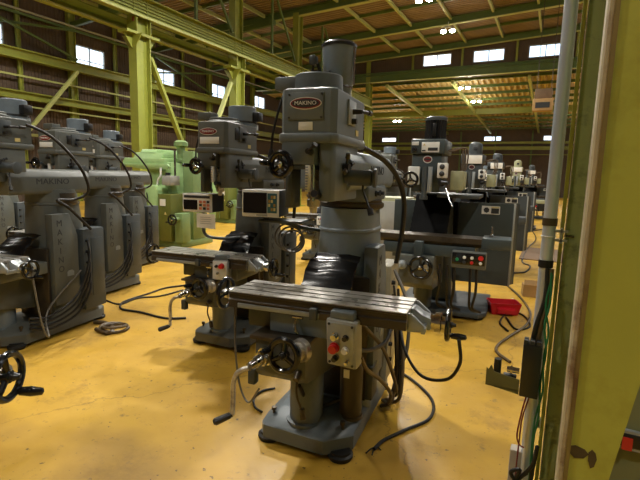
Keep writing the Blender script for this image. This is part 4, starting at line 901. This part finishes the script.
for o_ in (lft, m2, m3):
    for k in range(4):
        MB().tube([(.305, .2, .88-.11*k), (.37, .14, .7-.1*k), (.36, -.02, .38-.06*k), (.33, -.3, .25-.04*k), (.31, -.5, .28-.03*k)], .011, 8).build('cable', 'cable_black', o_)
    MB().tube([(.06, -.3, 1.98), (.2, -.25, 1.95), (.3, -.1, 1.84), (.36, .1, 1.6), (.34, .2, 1.38), (.26, .1, 1.3), (.27, -.1, 1.3), (.3, .0, 1.22), (.33, .22, 1.0)], .014, 8).build('power_hose', 'cable_black', o_)
for k in range(3):
    MB().torus((.15+.02*k, .12-.02*k, -.13-.01*k), (.25, -1, .1+.1*k), .085-.008*k, .006, 26, 6).build('cable_coil', 'cable_grey', dro)
p = floor_at(391, 262); t = thing('tool_cabinet', 'pale grey-green cabinet seen between the column of the centre mill and its black hose', 'cabinet', (-2.32, 7.1, 0), 4)
MB().box(-.3, .3, -.25, .25, .06, 1.28, .01).build('body', 'pale_olive', t); MB().box(-.27, .27, -.262, -.248, .12, 1.22, .004).build('door', 'box_grey', t); MB().box(.2, .22, -.28, -.26, .6, .75).build('handle', 'chrome', t); MB().box(-.28, .28, -.23, .23, 0, .06).build('plinth', 'dark_paint', t)
# red bin, boxes, mat
p = floor_at(500, 312); t = thing('parts_bin', 'red plastic parts bin on the floor right of the finned-motor mill', 'bin', (p.x+.03, p.y+.0, 0), 20)
MB().loft([rrect(-.15, .15, -.1, .1, .01, .0), rrect(-.18, .18, -.13, .13, .01, .14), rrect(-.165, .165, -.115, .115, .01, .14), rrect(-.14, .14, -.09, .09, .01, .012)]).build('bin_body', 'red_bin', t)
MB().prism([(-.17, .03), (-.17, .08), (-.1, .1), (-.1, .03)], 'x', -.1, .1).build('label_holder', 'red_bin', t)
p = floor_at(531, 296); t = thing('cardboard_box', 'small tan cardboard box on the floor beside the conduit', 'box', (p.x-.02, p.y, 0), 10)
MB().box(-.1, .1, -.09, .09, 0, .17).build('carton', 'cardboard', t); MB().prism([(-.1, .17), (-.02, .17), (-.07, .24)], 'x', -.09, .09).build('flap', 'cardboard', t)
p = floor_at(534, 254); t = tag(MB().box(-.35, .5, -.9, .9, 0, .02, .004).build('rubber_mat', 'mat_brown'), 'brown mat lying in the aisle beyond the conduit', 'mat'); t.location = (p.x+.1, p.y, 0)

# ------------------------------------------------------------------ sky and output
w = bpy.data.worlds.new('sky'); SC.world = w; w.use_nodes = True
nt_ = w.node_tree; bg = nt_.nodes['Background']
tcw = nt_.nodes.new('ShaderNodeTexCoord'); nw = nt_.nodes.new('ShaderNodeTexNoise'); nw.inputs['Scale'].default_value = 3; rw = nt_.nodes.new('ShaderNodeValToRGB')
rw.color_ramp.elements[0].color = (.62, .80, 1, 1); rw.color_ramp.elements[1].color = (1, 1, 1, 1); rw.color_ramp.elements[0].position = .35; rw.color_ramp.elements[1].position = .6
nt_.links.new(tcw.outputs['Generated'], nw.inputs['Vector']); nt_.links.new(nw.outputs['Fac'], rw.inputs['Fac']); nt_.links.new(rw.outputs['Color'], bg.inputs['Color'])
bg.inputs['Strength'].default_value = 2.2
vs = SC.view_settings; vs.view_transform = 'Standard'; vs.look = 'None'; vs.gamma = 1; vs.use_curve_mapping = False; vs.exposure = .5
